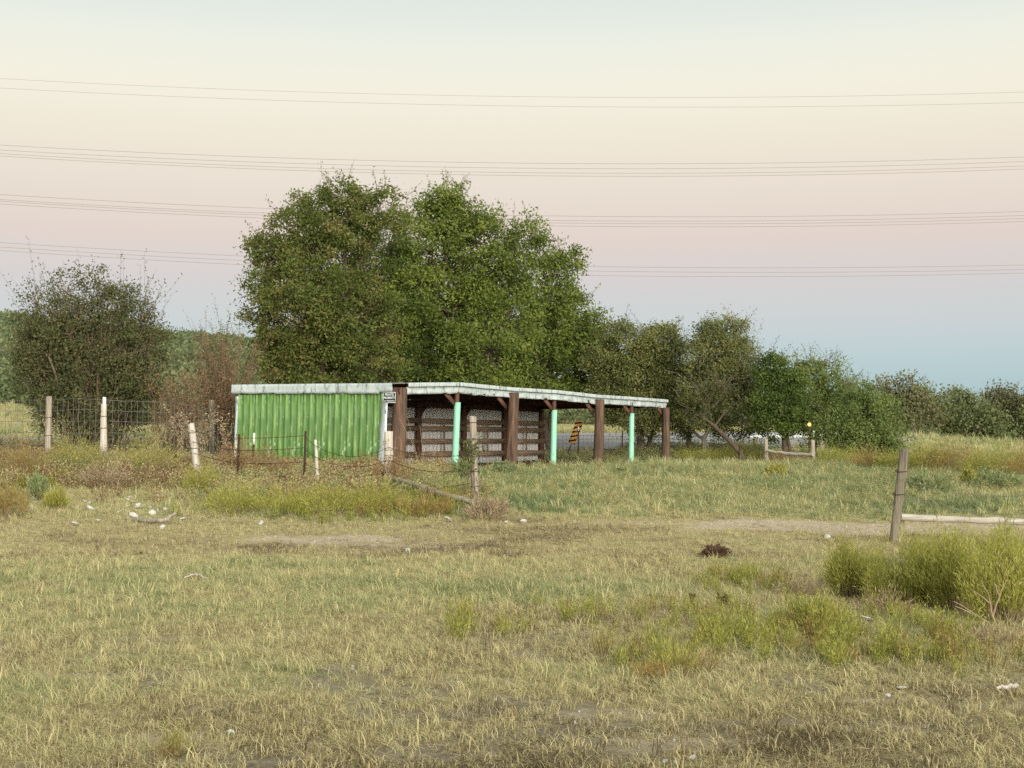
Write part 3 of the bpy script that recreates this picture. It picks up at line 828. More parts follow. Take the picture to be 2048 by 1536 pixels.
woven('woven wire fence seen behind the open right end of the shed', [gp(1095, 55), gp(1240, 55), gp(1331, 55.2), gp(1378, 55), gp(1470, 54)], .95, M['wire'], .17, 6, .008)

# ------------------------------------------------------------------ roadside marker, guard rail, amber light
om = thing('object_marker', 'tilted yellow and black striped marker panel beyond the shed', 'road marker', (P(1146, 880, 57.2).x, 57.2, gz(P(1146, 880, 57.2).x, 57.2)))
o0 = om.location.copy()
m, n, l, bs, _ = newmat('striped_marker')
tc = n.new('ShaderNodeTexCoord'); sx = n.new('ShaderNodeSeparateXYZ'); l.new(tc.outputs['Object'], sx.inputs[0])
a1 = n.new('ShaderNodeMath'); a1.operation = 'MULTIPLY_ADD'; a1.inputs[1].default_value = -.62; l.new(sx.outputs['X'], a1.inputs[0]); l.new(sx.outputs['Z'], a1.inputs[2])
a2 = n.new('ShaderNodeMath'); a2.operation = 'MULTIPLY'; a2.inputs[1].default_value = 5.0; l.new(a1.outputs[0], a2.inputs[0])
a3 = n.new('ShaderNodeMath'); a3.operation = 'FRACT'; l.new(a2.outputs[0], a3.inputs[0])
a4 = n.new('ShaderNodeMath'); a4.operation = 'GREATER_THAN'; a4.inputs[1].default_value = .45; l.new(a3.outputs[0], a4.inputs[0])
mx = n.new('ShaderNodeMixRGB'); mx.inputs[1].default_value = (*lin((30, 24, 20)), 1); mx.inputs[2].default_value = (*lin((232, 168, 84)), 1)
l.new(a4.outputs[0], mx.inputs[0]); l.new(mx.outputs[0], bs.inputs['Base Color']); bs.inputs['Roughness'].default_value = .5
M['stripes'] = m
top, bot = P(1160, 843, 57.2), P(1143, 887, 57.2)
d = (top - bot); ang = math.atan2(d.x, d.z)
mb = MB(); mb.box((0, 0, 0), (.30, .012, d.length))
pl = mb.build('panel', M['stripes'], om, False, (top + bot) / 2 - o0); pl.rotation_euler = (0, ang, 0)
mb = MB(); mb.bar((bot - o0) + (bot - top) * .55 + Vector((0, .02, 0)), (top - o0) * .8 + (bot - o0) * .2 + Vector((0, .02, 0)), .05, .05)
q = (bot - o0) + (bot - top) * .5; mb.build('stake', M['rust'], om)

gr = thing('guard_rail', 'pale metal guard rail beside the road behind the right trees', 'guard rail', (P(1500, 870, 59).x, 59, gz(P(1500, 870, 59).x, 59)))
o0 = gr.location.copy()
pts = []
for px in np.arange(1500, 1760, 6):
    Y = 59 + (px - 1500) * .006; x = (px - 1024) * mpp(Y); pts.append(Vector((x, Y, gz(x, Y) + .66)))
prof = [(-.155, 0), (-.11, -.05), (-.06, -.05), (0, 0), (.06, -.05), (.11, -.05), (.155, 0)]
Vs = [(p.x - o0.x, p.y - o0.y + b, p.z - o0.z + a) for p in pts for a, b in prof] + [(p.x - o0.x, p.y - o0.y + b + .006, p.z - o0.z + a) for p in pts for a, b in prof]
k = 7; nb = len(pts) * k
Fs = [(i * k + j, (i + 1) * k + j, (i + 1) * k + j + 1, i * k + j + 1) for i in range(len(pts) - 1) for j in range(6)]
Fs += [tuple(nb + q for q in f[::-1]) for f in Fs]
link('rail_beam', np_mesh('rail_beam', np.array(Vs), np.array(Fs)), M['guard'], gr)
for i in range(2, len(pts), 11):
    p = pts[i]; mb = MB(); mb.box((p.x - o0.x, p.y - o0.y + .11, p.z - o0.z - .30), (.15, .18, .95)); mb.build('rail_post', M['greywood'], gr)

lp = P(1618.5, 849, 48.7)
al = thing('amber_warning_light', 'small glowing amber light on a post among the right trees', 'light', (lp.x, lp.y, gz(lp.x, lp.y)))
h = lp.z - al.location.z
mb = MB(); mb.tube([(0, .05, 0), (0, .05, h)], .018, 8); mb.build('stake', M['rust'], al)
mb = MB(); mb.tube([(0, .05, h), (0, -.02, h)], .075, 16); mb.build('housing', M['rust'], al)
m, n, l, bs, _ = newmat('amber_lens')
bs.inputs['Base Color'].default_value = (*lin((240, 150, 50)), 1); bs.inputs['Emission Color'].default_value = (1.0, .48, .10, 1); bs.inputs['Emission Strength'].default_value = 2.2
mb = MB(); mb.tube([(0, -.021, h), (0, -.05, h), (0, -.065, h)], [.062, .055, .015], 16); mb.build('lens', m, al)

# ------------------------------------------------------------------ overhead power lines, far behind
def power(label, yl, ym, yr, Y=150.0, r=.021):
    c = np.polyfit([0, 1120, 2048], [yl, ym, yr], 2)
    pts = [P(px, float(np.polyval(c, px)), Y) for px in np.arange(-900, 2960, 60)]
    o0 = pts[0].copy(); mb = MB(); mb.tube([p - o0 for p in pts], r, 4)
    tag(mb.build('power_line', M['conductor'], None, False, o0), label, 'power line', 'overhead power lines')
for w, (a, b, c) in zip(('upper', 'lower'), ((157, 194, 184), (176, 213, 205))):
    power('%s of the two thin overhead wires highest in the sky' % w, a, b, c, r=.016)
ORD = ('top', 'second', 'third', 'lowest')
for w, (a, b, c) in zip(ORD, ((290, 327, 314), (300, 337, 323), (307, 346, 332), (312, 352, 338))):
    power('%s wire of the four crossing just above the big tree' % w, a, b, c)
for w, (a, b, c) in zip(ORD, ((389, 432, 423), (399, 441, 431), (402.5, 446, 437), (408, 452, 443))):
    power('%s wire of the four passing behind the big tree\'s upper crown' % w, a, b, c)
for w, (a, b, c) in zip(('top', 'middle', 'lowest'), ((485, 532, 530), (494, 541, 539), (501, 550, 546))):
    power('%s wire of the three lowest overhead lines' % w, a, b, c, r=.019)

# ------------------------------------------------------------------ trees
def rdir(n):
    d = RNG.normal(size=(n, 3)); return d / np.linalg.norm(d, axis=1, keepdims=True)
def tree(label, base_px, Y, blobs, leaf, leaf_m, bark='bark', dens=1.0, lsize=.11, sub=.42, depth=1.0, trunk_r=.16, group=None, name='tree', cat='tree', stems=1, twigs=0, twig_px=None, per=70, droop=0.0, lean=None, base_dx=None, ragged=.35, limbs=True, shell=.55, holes=0.0):
    """blobs: (px, py, r_px[, dY]) crown masses; trunk and limbs grow into them, twigs carry clumps of leaf-sized faces"""
    bx_ = (base_px - 1024) * mpp(Y)
    root = Vector((bx_, Y, gz(bx_, Y)))
    e = thing(name, label, cat, root, 0, group)
    C, Rr, Dn = [], [], []
    for b in blobs:
        px, py, r = b[:3]; dY = b[3] if len(b) > 3 else 0
        C.append(np.array(P(px, py, Y + dY)) - np.array(root)); Rr.append(r * mpp(Y + dY)); Dn.append(b[4] if len(b) > 4 else 1.0)
    C, Rr = np.array(C), np.array(Rr)
    wood, crown = MB(), MB()
    cen = (C * (Rr ** 2)[:, None]).sum(0) / (Rr ** 2).sum()
    nodes = []
    low = C[:, 2].min()
    for s in range(stems):
        b0 = np.array([RNG.normal() * .12 * (stems > 1), RNG.normal() * .12 * (stems > 1), -.15])
        if lean: tip = np.array(P(lean[0], lean[1], Y)) - np.array(root)
        else: tip = cen * np.array([.6, .6, .85]) + RNG.normal(size=3) * (.5 if stems > 1 else .15)
        k = 7
        pts = [b0 + (tip - b0) * (i / (k - 1)) + RNG.normal(size=3) * .05 * (i > 0) for i in range(k)]
        rr = np.linspace(trunk_r * (1 if s == 0 else .7), trunk_r * .45, k); rr[0] *= 1.25
        wood.tube(pts, rr, 8); nodes += [(p, r) for p, r in zip(pts[2:], rr[2:])]
    NP = np.array([p for p, _ in nodes])
    limb_nodes = []
    for c, r in zip(C, Rr):
        i = np.argmin(np.linalg.norm(NP - c, axis=1) + np.maximum(0, NP[:, 2] - c[2]) * 2)
        a = NP[i]; k = 6
        pts = [a + (c - a) * (j / (k - 1)) + RNG.normal(size=3) * .06 * np.linalg.norm(c - a) * (0 < j) * .5 + np.array([0, 0, .10 * r * math.sin(math.pi * j / (k - 1))]) for j in range(k)]
        wood.tube(pts, np.linspace(nodes[i][1] * .75, .022, k), 5)
        limb_nodes.append(np.array(pts[2:]))
    LN = np.vstack(limb_nodes)
    for c, r, dd in zip(C, Rr, Dn):
        n = max(6, int(dens * dd * 4.2 * (r / sub) ** 2))
        d = rdir(n); d[:, 1] *= depth
        rad = r * (shell + (1 - shell) * RNG.random(n) ** .5) * (1 + ragged * (RNG.random(n) - .55))
        S = c + d * rad[:, None]
        S = S[S[:, 2] > .15]
        for p in S:
            i = np.argmin(np.linalg.norm(LN - p, axis=1)); a = LN[i]
            mid = (a + p) / 2 + RNG.normal(size=3) * .08 * np.linalg.norm(p - a)
            wood.tube([a, mid, p, p + (p - mid) * .25], [.016, .010, .006, .003], 3, cap=False)
            if RNG.random() < holes: continue
            m_ = max(5, int(per * (.3 + 1.2 * RNG.random()) * min(1, .5 + .5 * dd)))
            q = RNG.normal(size=(m_, 3)) * sub * np.array([.45, .45, .34]) * (.55 + .8 * RNG.random())
            v = np.clip(RNG.random() * .5 + RNG.random(m_) * .36 + .04, 0, 1)
            crown.leaves(p + q, lsize * (.4 + 1.0 * RNG.random(m_)), lsize * .5 * (.5 + .9 * RNG.random(m_)), v, up=-droop)
    # bare twigs poking out of the outline
    for i in range(twigs):
        b = RNG.integers(len(C)) if twig_px is None else twig_px[i % len(twig_px)]
        c, r = C[b], Rr[b]
        d = rdir(1)[0]; d[2] = abs(d[2]) + .5; d[1] *= .5; d /= np.linalg.norm(d)
        a = c + d * r * .7; L = r * (.4 + .5 * RNG.random()) + .3
        q = a + d * L * .6 + RNG.normal(size=3) * .06; t = a + d * L + RNG.normal(size=3) * .12
        wood.tube([a, q, t], [.012, .008, .004], 3, cap=False)
        for j in range(3):
            s0 = a + (t - a) * RNG.uniform(.3, .8); wood.tube([s0, s0 + (rdir(1)[0] * .5 + d) * .25 * L * .6], [.006, .003], 3, cap=False)
        m_ = 14
        f = RNG.random(m_)[:, None]
        crown.leaves(a + (t - a) * f + RNG.normal(size=(m_, 3)) * .06, lsize * .8, lsize * .35, RNG.random(m_))
    wood.build('trunk', M[bark], e)
    crown.build('crown', M[leaf_m], e)
    return e

BT = 'big trees behind the shed'
tree('tall left tree of the big clump with thinning olive-brown left side', 660, 51.5,
     [(690, 440, 85), (650, 510, 100), (560, 540, 72), (530, 500, 42), (600, 450, 60), (600, 640, 92), (520, 615, 42), (700, 640, 100), (640, 720, 90), (740, 740, 80), (570, 720, 62), (760, 430, 60),
      (690, 400, 45), (660, 560, 110, 2.2), (700, 680, 100, 2.0), (600, 600, 90, -1.6)], 'x', 'leaf_left', dens=1.3, lsize=.134, sub=.46, trunk_r=.2, group=BT, stems=2, twigs=44, per=112)
tree('tall middle tree of the big clump with bright green leaves', 910, 56.0,
     [(890, 430, 60), (930, 440, 55), (960, 470, 55), (860, 500, 90), (950, 540, 95), (800, 570, 90), (1020, 520, 72), (900, 640, 120), (1000, 640, 100), (800, 680, 95), (880, 400, 34), (920, 405, 30),
      (960, 730, 90), (860, 750, 80), (1060, 480, 45), (900, 600, 120, 2.3), (980, 700, 100, -1.8), (830, 620, 90, -1.5)], 'x', 'leaf_elm', dens=1.25, lsize=.148, sub=.53, trunk_r=.24, group=BT, stems=2, twigs=44, per=108)
tree('lower right tree of the big clump, rounded, with yellow-green leaves', 1110, 58.0,
     [(1090, 590, 72), (1120, 545, 48), (1145, 520, 22), (1140, 660, 70), (1070, 680, 85), (1170, 700, 52), (1120, 740, 70), (1030, 720, 75), (1190, 640, 32), (1180, 740, 46), (1186, 690, 42), (1203, 750, 36), (1110, 650, 85, 1.8), (1080, 740, 75, -1.4)],
     'x', 'leaf_elm', dens=1.3, lsize=.155, sub=.54, trunk_r=.2, group=BT, stems=2, twigs=30, per=108)
tree('small dark tree filling the gap between the big trees above the roof', 770, 55.0,
     [(770, 500, 60), (760, 580, 90), (790, 660, 100), (740, 720, 90), (830, 730, 80), (680, 740, 80), (560, 700, 60)], 'x', 'leaf_bright', dens=1.1, lsize=.115, sub=.46, trunk_r=.16, group=BT, stems=1, twigs=4, per=110)
RT = 'trees right of the shed'
tree('dense brownish-green tree just right of the big clump', 1290, 55.0,
     [(1260, 700, 52), (1240, 665, 26), (1205, 715, 44), (1215, 790, 44), (1330, 680, 30), (1310, 700, 50), (1350, 720, 42), (1280, 760, 60), (1340, 780, 52), (1230, 760, 46), (1290, 820, 52), (1240, 820, 40), (1350, 830, 40), (1390, 750, 32), (1300, 740, 60, 1.8)],
     'x', 'leaf_olive', 'bark', dens=2.0, lsize=.11, sub=.42, trunk_r=.15, group=RT, stems=3, twigs=28, per=130)
tree('tall thin-topped tree with a pale trunk right of the shed', 1404, 52.5,
     [(1430, 665, 34), (1470, 670, 34), (1440, 700, 44), (1400, 720, 40), (1490, 710, 38), (1450, 760, 52), (1400, 780, 42), (1500, 760, 36), (1430, 815, 40), (1380, 820, 34), (1460, 720, 45, 1.5), (1440, 852, 28, 1.5), (1490, 845, 30, 1.5), (1480, 800, 34, 1.5), (1360, 850, 30, 1.5)],
     'x', 'leaf_olive', 'palebark', dens=2.0, lsize=.105, sub=.40, trunk_r=.11, group=RT, stems=1, twigs=50, per=105, lean=(1425, 770))
tree('small dark green tree with a forked trunk behind the low rail', 1572, 50.0,
     [(1540, 735, 30), (1560, 770, 36), (1530, 800, 36), (1575, 820, 42), (1545, 850, 40), (1600, 850, 32), (1590, 780, 28), (1550, 720, 18), (1560, 810, 40, 1.2)],
     'x', 'leaf_bright', 'bark', dens=1.9, lsize=.108, sub=.38, trunk_r=.12, group=RT, stems=2, twigs=14, per=120, lean=(1562, 815))
tree('leaning dark-trunked tree over the low rail with sparse grey twigs', 1503, 50.5,
     [(1420, 800, 34), (1390, 830, 28), (1450, 790, 30), (1480, 800, 26)], 'x', 'leaf_dark', 'bark', dens=1.1, lsize=.10, sub=.36, trunk_r=.12, group=RT, stems=1, twigs=18, per=50, lean=(1412, 835))
tree('feathery pale green tree with drooping tips against the sky', 1640, 53.0,
     [(1620, 750, 36), (1655, 755, 34), (1600, 780, 36), (1660, 790, 40), (1690, 770, 24), (1630, 820, 44), (1600, 740, 22), (1680, 820, 36)],
     'x', 'leaf_feather', 'bark', dens=1.9, lsize=.10, sub=.42, trunk_r=.10, group=RT, stems=2, twigs=38, per=120, droop=.8)
tree('low feathery shrubby tree sweeping to the ground beside the field', 1740, 50.0,
     [(1720, 820, 46), (1760, 830, 42), (1700, 860, 46), (1770, 870, 40), (1740, 890, 42), (1785, 905, 26), (1670, 850, 36), (1690, 900, 34), (1730, 790, 28), (1640, 880, 36)],
     'x', 'leaf_feather', 'bark', dens=1.9, lsize=.10, sub=.40, trunk_r=.08, group=RT, stems=3, twigs=28, per=120, droop=.8)
FT = 'far trees beyond the field'
for i, (lab, bx, Y, bl, lm) in enumerate([
    ('dull olive flat-topped tree at the left end of the far tree line', 1830, 92, [(1785, 785, 28), (1765, 780, 18), (1800, 815, 34), (1830, 790, 24), (1840, 830, 40), (1815, 775, 18)], 'leaf_farbrown'),
    ('dull green rounded tree second in the far tree line', 1868, 96, [(1850, 800, 26), (1870, 820, 36), (1890, 850, 36), (1850, 850, 36), (1830, 845, 24)], 'leaf_far'),
    ('green domed tree in the middle of the far tree line', 1915, 98, [(1915, 805, 30), (1940, 820, 28), (1900, 830, 34), (1930, 850, 36), (1950, 860, 30)], 'leaf_far'),
    ('low dark green tree between the dome and the frame\'s right edge', 1975, 94, [(1970, 830, 26), (1985, 850, 32), (1960, 860, 30), (1995, 870, 26)], 'leaf_far'),
    ('dull olive tall tree at the far right of the tree line', 2010, 100, [(1990, 800, 26), (2015, 800, 26), (2025, 835, 36), (2040, 860, 34), (2005, 860, 34), (2045, 815, 26)], 'leaf_farbrown'),
    ('green tree cut by the right edge of the picture', 2095, 97, [(2080, 820, 36), (2110, 840, 40), (2080, 870, 36), (2130, 870, 36)], 'leaf_far')]):
    tree(lab, bx, Y, bl, 'x', lm, 'palebark' if i == 0 else 'bark', dens=2.6, lsize=.24, sub=.75, trunk_r=.2, group=FT, stems=1 if i == 0 else 2, twigs=10, per=70)
tree('big dark twiggy shrub with a thin open top at the left', 185, 44.5,
     [(180, 690, 95), (110, 700, 72), (255, 690, 72), (70, 700, 48), (300, 690, 42), (180, 770, 90), (100, 770, 72), (260, 770, 66), (60, 750, 42), (190, 820, 70), (290, 800, 40), (120, 830, 50), (250, 830, 50), (180, 730, 90, 1.8), (100, 625, 62, 0, .65), (170, 610, 66, 0, .65), (240, 620, 62, 0, .65), (290, 640, 46, 0, .4), (60, 650, 46, 0, .4), (130, 580, 42, 0, .5), (220, 580, 42, 0, .5)],
     'x', 'leaf_dark', 'twig', dens=1.5, lsize=.105, sub=.40, trunk_r=.07, stems=5, twigs=0, per=84, name='shrub', cat='shrub')

# the shrub's open top: long upright wands with sparse leaves
def wands(label, base_px, Y, tips, mat_w, mat_l, name, cat, nper=26, lsize=.07, r=.014, spread=.12, dens=1.0, group=None, fork=3):
    bx_ = (base_px[0] - 1024) * mpp(Y)
    gzb = gz(bx_, Y)
    root = Vector((bx_, Y, gzb))
    e = thing(name, label, cat, root, 0, group)
    w, lv = MB(), MB()
    for (px, py) in tips:
        tip = np.array(P(px, py, Y + RNG.normal() * .4)) - np.array(root)
        b0 = np.array([RNG.normal() * spread, RNG.normal() * spread, -.05])
        mid = b0 + (tip - b0) * .5 + RNG.normal(size=3) * .06 * np.linalg.norm(tip)
        mid[2] += .06 * abs(tip[0])
        T = np.linspace(0, 1, 7)[:, None]
        pts = (1 - T) ** 2 * b0 + 2 * T * (1 - T) * mid + T ** 2 * tip
        w.tube(pts, np.linspace(r, r * .25, 7), 4, cap=False)
        for f in range(fork):
            i = RNG.integers(2, 6); a = pts[i]; d = (pts[i + 1] - pts[i - 1]); d /= np.linalg.norm(d)
            L = np.linalg.norm(tip) * RNG.uniform(.12, .3)
            q = a + (d + rdir(1)[0] * .55) * L
            w.tube([a, (a + q) / 2 + RNG.normal(size=3) * .02, q], [r * .45, r * .3, r * .15], 3, cap=False)
            k = int(nper * dens * .4)
            if k: 
                fr = RNG.uniform(.25, 1.05, k)[:, None]
                lv.leaves(a + (q - a) * fr + RNG.normal(size=(k, 3)) * lsize * .5, lsize * (.6 + .8 * RNG.random(k)), lsize * .42, RNG.random(k))
        k = int(nper * dens)
        if k:
            fr = RNG.uniform(.5, 1.02, k)
            ip = np.stack([np.interp(fr, T[:, 0], pts[:, c]) for c in range(3)], 1)
            lv.leaves(ip + RNG.normal(size=(k, 3)) * lsize * .6, lsize * (.6 + .8 * RNG.random(k)), lsize * .42, RNG.random(k))
    w.build('stem', M[mat_w], e)
    if lv.n: lv.build('foliage', M[mat_l], e)
    return e
wands('bundle of thin upright branches crowning the dark left shrub', (185, 760), 44.6,
      [(x + RNG.normal() * 9, y + 20 + abs(RNG.normal()) * 20) for x, y in [(55, 555), (75, 545), (95, 540), (110, 560), (130, 545), (150, 550), (165, 538), (180, 545), (195, 532), (215, 545), (232, 538), (250, 548), (262, 540), (282, 545), (298, 552), (315, 555), (60, 590), (120, 590), (180, 585), (240, 590), (300, 590), (320, 620), (40, 610), (90, 600), (150, 600), (210, 600), (270, 600), (310, 640), (345, 660), (30, 640)] for _ in range(3)],
      'twig', 'leaf_dark', 'shrub', 'shrub', 34, .095, .018, .5, 1.0, fork=6)
# russet dead trees between the shrub and the shed
wands('reddish-brown dead bush with fan of bare branches above the shed\'s left end', (458, 800), 42.0,
      [(440 + 70 * math.sin(i * 2.399) * ((i % 7) / 7 + .25), 665 + (i * 37) % 110) for i in range(60)], 'twig', 'deadred', 'dead_bush', 'bush', 34, .07, .016, .15, 1.0, fork=6)
wands('low reddish dry bush beside the dark left shrub', (365, 860), 40.5,
      [(365 + 75 * math.sin(i * 2.399) * ((i % 9) / 9 + .2), 742 + (i * 41) % 90) for i in range(70)], 'twig', 'deadred', 'dead_bush', 'bush', 30, .065, .012, .5, 1.0, fork=5)
wands('slender green juniper sprigs behind the reddish dead bush', (450, 820), 43.5,
      [(408, 690), (415, 680), (425, 672), (440, 660), (448, 652), (455, 648), (500, 690), (508, 700), (512, 720), (410, 710), (432, 668), (470, 665)], 'twig', 'leaf_bright', 'juniper', 'bush', 110, .06, .016, .1, 1.0, fork=6)
wands('pale yellow leafy scrub at the foot of the reddish bush', (390, 880), 39.0,
      [(330 + 11 * i + RNG.normal() * 5, 805 + (i * 29) % 60) for i in range(13)], 'drygrey', 'drygrey', 'dry_bush', 'bush', 60, .075, .012, .6, 1.0, fork=4)

# ------------------------------------------------------------------ low bushes
def bush(label, px, py, w_px, h_px, mat_l, name, cat, group=None, n=70, leaves=34, lsize=.05, lw=.18, mat_s='drygrey', Y=None, spread=.22, seed=None, flat=1.0, stem_r=.004):
    g = G(px, py) if Y is None else Vector(gp(px, Y))
    Y = g.y
    w, h = w_px * mpp(Y), h_px * mpp(Y)
    e = thing(name, label, cat, g, 0, group)
    st, lv = MB(), MB()
    for i in range(n):
        a = RNG.random() * 2 * math.pi; rr = math.sqrt(RNG.random())
        tip = np.array([math.cos(a) * rr * w / 2, math.sin(a) * rr * w / 2 * .8, h * (1 - .5 * rr * rr) * (RNG.uniform(.55, 1.02) + .3 * (RNG.random() < .12)) * flat * (.8 + .4 * math.sin(a * 2 + px) ** 2)])
        b0 = np.array([math.cos(a) * rr * w * spread, math.sin(a) * rr * w * spread * .8, -.04])
        mid = b0 * .5 + tip * .5 + RNG.normal(size=3) * .05 * h; mid[2] += h * .06
        T = np.linspace(0, 1, 5)[:, None]
        pts = (1 - T) ** 2 * b0 + 2 * T * (1 - T) * mid + T ** 2 * tip
        st.tube(pts, np.linspace(stem_r, stem_r * .4, 5), 3, cap=False)
        k = leaves
        fr = RNG.uniform(.38, 1.02, k)
        ip = np.stack([np.interp(fr, T[:, 0], pts[:, c]) for c in range(3)], 1)
        off = RNG.normal(size=(k, 3)) * np.array([w * .05, w * .05, h * .05])
        dr = np.tile((tip - b0) / np.linalg.norm(tip - b0), (k, 1)) + off * 3
        v = np.clip(RNG.random() * .5 + RNG.random(k) * .5, 0, 1)
        lv.leaves(ip + off, lsize * (.6 + .8 * RNG.random(k)), lsize * lw, v, dirs=dr)
    st.build('stem', M[mat_s], e)
    lv.build('foliage', M[mat_l], e)
    return e
GB = 'yellow-green broomweed bushes at the right'
bush('rounded yellow-green broomweed bush left of the grey leaning post', 1705, 1195, 135, 115, 'broom', 'broomweed_bush', 'bush', GB, 130, 60, .055, .13)
bush('broomweed bush with bare brown lower stems below the grey leaning post', 1803, 1215, 150, 135, 'broom', 'broomweed_bush', 'bush', GB, 110, 54, .055, .13)
bush('tall green broomweed bush under the white rail', 1905, 1222, 165, 150, 'broom', 'broomweed_bush', 'bush', GB, 150, 62, .055, .13)
bush('largest broomweed bush, at the right edge of the picture', 2010, 1245, 170, 165, 'broom', 'broomweed_bush', 'bush', GB, 160, 62, .055, .13)
bush('broomweed bush behind, just right of the leaning post\'s foot', 1880, 1145, 150, 75, 'broom', 'broomweed_bush', 'bush', GB, 110, 50, .055, .13)
bush('broomweed bush behind, touching the rail at the right edge', 2000, 1140, 160, 85, 'broom', 'broomweed_bush', 'bush', GB, 120, 50, .055, .13)
bush('broomweed bush beyond the right edge of the picture', 2110, 1225, 150, 150, 'broom', 'broomweed_bush', 'bush', GB, 110, 50, .055, .13)
bush('small bright yellow-green bush before the big broomweeds', 1640, 1262, 75, 62, 'broom', 'broomweed_bush', 'bush', GB, 70, 50, .045, .13)
bush('low broomweed with dry brown front in the near grass', 1330, 1345, 140, 58, 'broom', 'broomweed_bush', 'bush', GB, 22, 26, .055, .10)
bush('russet dry tuft in front of the low near broomweed', 1300, 1365, 90, 42, 'broom_brown', 'dry_tuft', 'tuft', None, 22, 20, .055, .1)
for lab, px, py, w, h in [('dry brown weeds left of the rounded broomweed bush', 1605, 1196, 120, 50), ('dry brown stalks in front of the leaning post\'s broomweed', 1765, 1232, 130, 56), ('dry grey weeds at the bottom of the largest broomweed', 1985, 1292, 160, 46)]:
    bush(lab, px, py, w, h, 'drygrey', 'dry_weeds', 'weeds', 'dry weeds round the right broomweeds', 40, 16, .045, .14)
GBK = 'broomweed bank beyond the green grass'
for lab, px, py, w, h, mt in [
    ('broomweed mound right of the low white rail', 1680, 935, 120, 42, 'broom'), ('second broomweed mound right of the low white rail', 1745, 940, 110, 44, 'broom_brown'),
    ('broomweed mound under the feathery shrub', 1800, 942, 110, 42, 'broom'), ('tall russet broomweed mound in the field at the right', 1905, 948, 150, 66, 'broom_brown'),
    ('yellow-topped broomweed mound behind the leaning post', 1860, 946, 110, 62, 'broom'), ('broomweed mound near the right edge of the field', 1985, 953, 130, 66, 'broom'),
    ('last broomweed mound at the right edge of the field', 2060, 958, 130, 70, 'broom_brown'), ('broomweed mound just right of the last shed pole', 1400, 925, 110, 34, 'broom'),
    ('low broomweed mound left of the low white rail', 1480, 925, 110, 36, 'broom'), ('russet weeds beneath the low white rail', 1580, 928, 90, 28, 'dryred')]:
    bush(lab, px, py, w, h, mt, 'broomweed_mound', 'bush', GBK, 90, 44, .075, .15)
GL = 'weeds along the left fence'
for lab, px, py, w, h, mt in [
    ('yellow-green bush right of the leftmost fence post', 150, 945, 120, 84, 'broom'), ('golden bush left of the thin dark steel post', 300, 955, 140, 90, 'broom'),
    ('green bush at the foot of the leaning pale post', 405, 990, 90, 62, 'broom'), ('low broomweed left of the rusty steel post', 470, 1026, 120, 62, 'broom'),
    ('low broomweed below the middle of the green wall', 565, 1030, 140, 62, 'broom'), ('low broomweed before the white-topped stake', 660, 1032, 130, 62, 'broom'),
    ('low broomweed at the foot of the split post', 748, 1028, 120, 66, 'broom'), ('dull broomweed in front of the fallen timber', 850, 1034, 120, 48, 'broom_brown'),
    ('olive bush cut by the left edge of the picture', 12, 1035, 90, 70, 'broom_brown'), ('small yellow broomweed near the white rubble', 112, 1020, 50, 44, 'broom'),
    ('dull tan weeds left of the leftmost fence post', 45, 960, 120, 80, 'broom_brown'), ('grey-tan weeds between the two left posts', 210, 978, 120, 46, 'drygrey'),
    ('tangled russet weeds before the green wall\'s left half', 535, 962, 120, 72, 'dryred'), ('russet weeds round the rusty steel post', 470, 955, 90, 80, 'dryred'),
    ('orange-brown vine heap round the split post', 782, 985, 90, 84, 'dryred'), ('russet weeds at the shed corner', 735, 955, 80, 48, 'dryred'),
    ('grey dead weed heap beside the corner post\'s foot', 975, 1040, 90, 46, 'drygrey'), ('russet weeds beneath the first mint post', 855, 945, 110, 34, 'dryred')]:
    bush(lab, px, py, w, h, mt, 'weed_bush', 'weeds', GL, 62, 34, .07 if mt != 'dryred' else .05, .16 if mt != 'dryred' else .5)
for lab, px, py, w, h in [('leafy green herb by the second brown pole', 1005, 948, 60, 26), ('leafy green herb before the corner post', 925, 960, 46, 44), ('tall grey-green herb by the white rubble', 75, 1000, 40, 60), ('yellow-flowered herb patch below the low white rail', 1550, 955, 46, 28), ('yellow-flowered herb in the green grass at the right', 1945, 968, 50, 34), ('grey-green herbs below the tall russet mound', 2000, 980, 110, 44), ('grey-green herbs behind the leaning post', 1850, 985, 110, 40)]:
    bush(lab, px, py, w, h, 'yellowleaf' if 'yellow' in lab else 'herb', 'herb', 'herb', 'leafy herbs in the grass', 40, 26, .07, .45, 'herb')
bush('dark dead weed clump with a hanging stalk on the dry track', 1432, 1116, 58, 26, 'deaddark', 'dead_weed', 'weed', None, 46, 26, .035, .6, 'deaddark', flat=1.0)
bush('small dark dead weed stalk below the dark clump', 1447, 1215, 30, 30, 'deaddark', 'dead_weed', 'weed', 'small dark dead weeds', 16, 16, .03, .6, 'deaddark')
bush('thin dark dead weed stalk left of the small dark stalk', 1388, 1222, 26, 44, 'deaddark', 'dead_weed', 'weed', 'small dark dead weeds', 10, 12, .025, .6, 'deaddark')

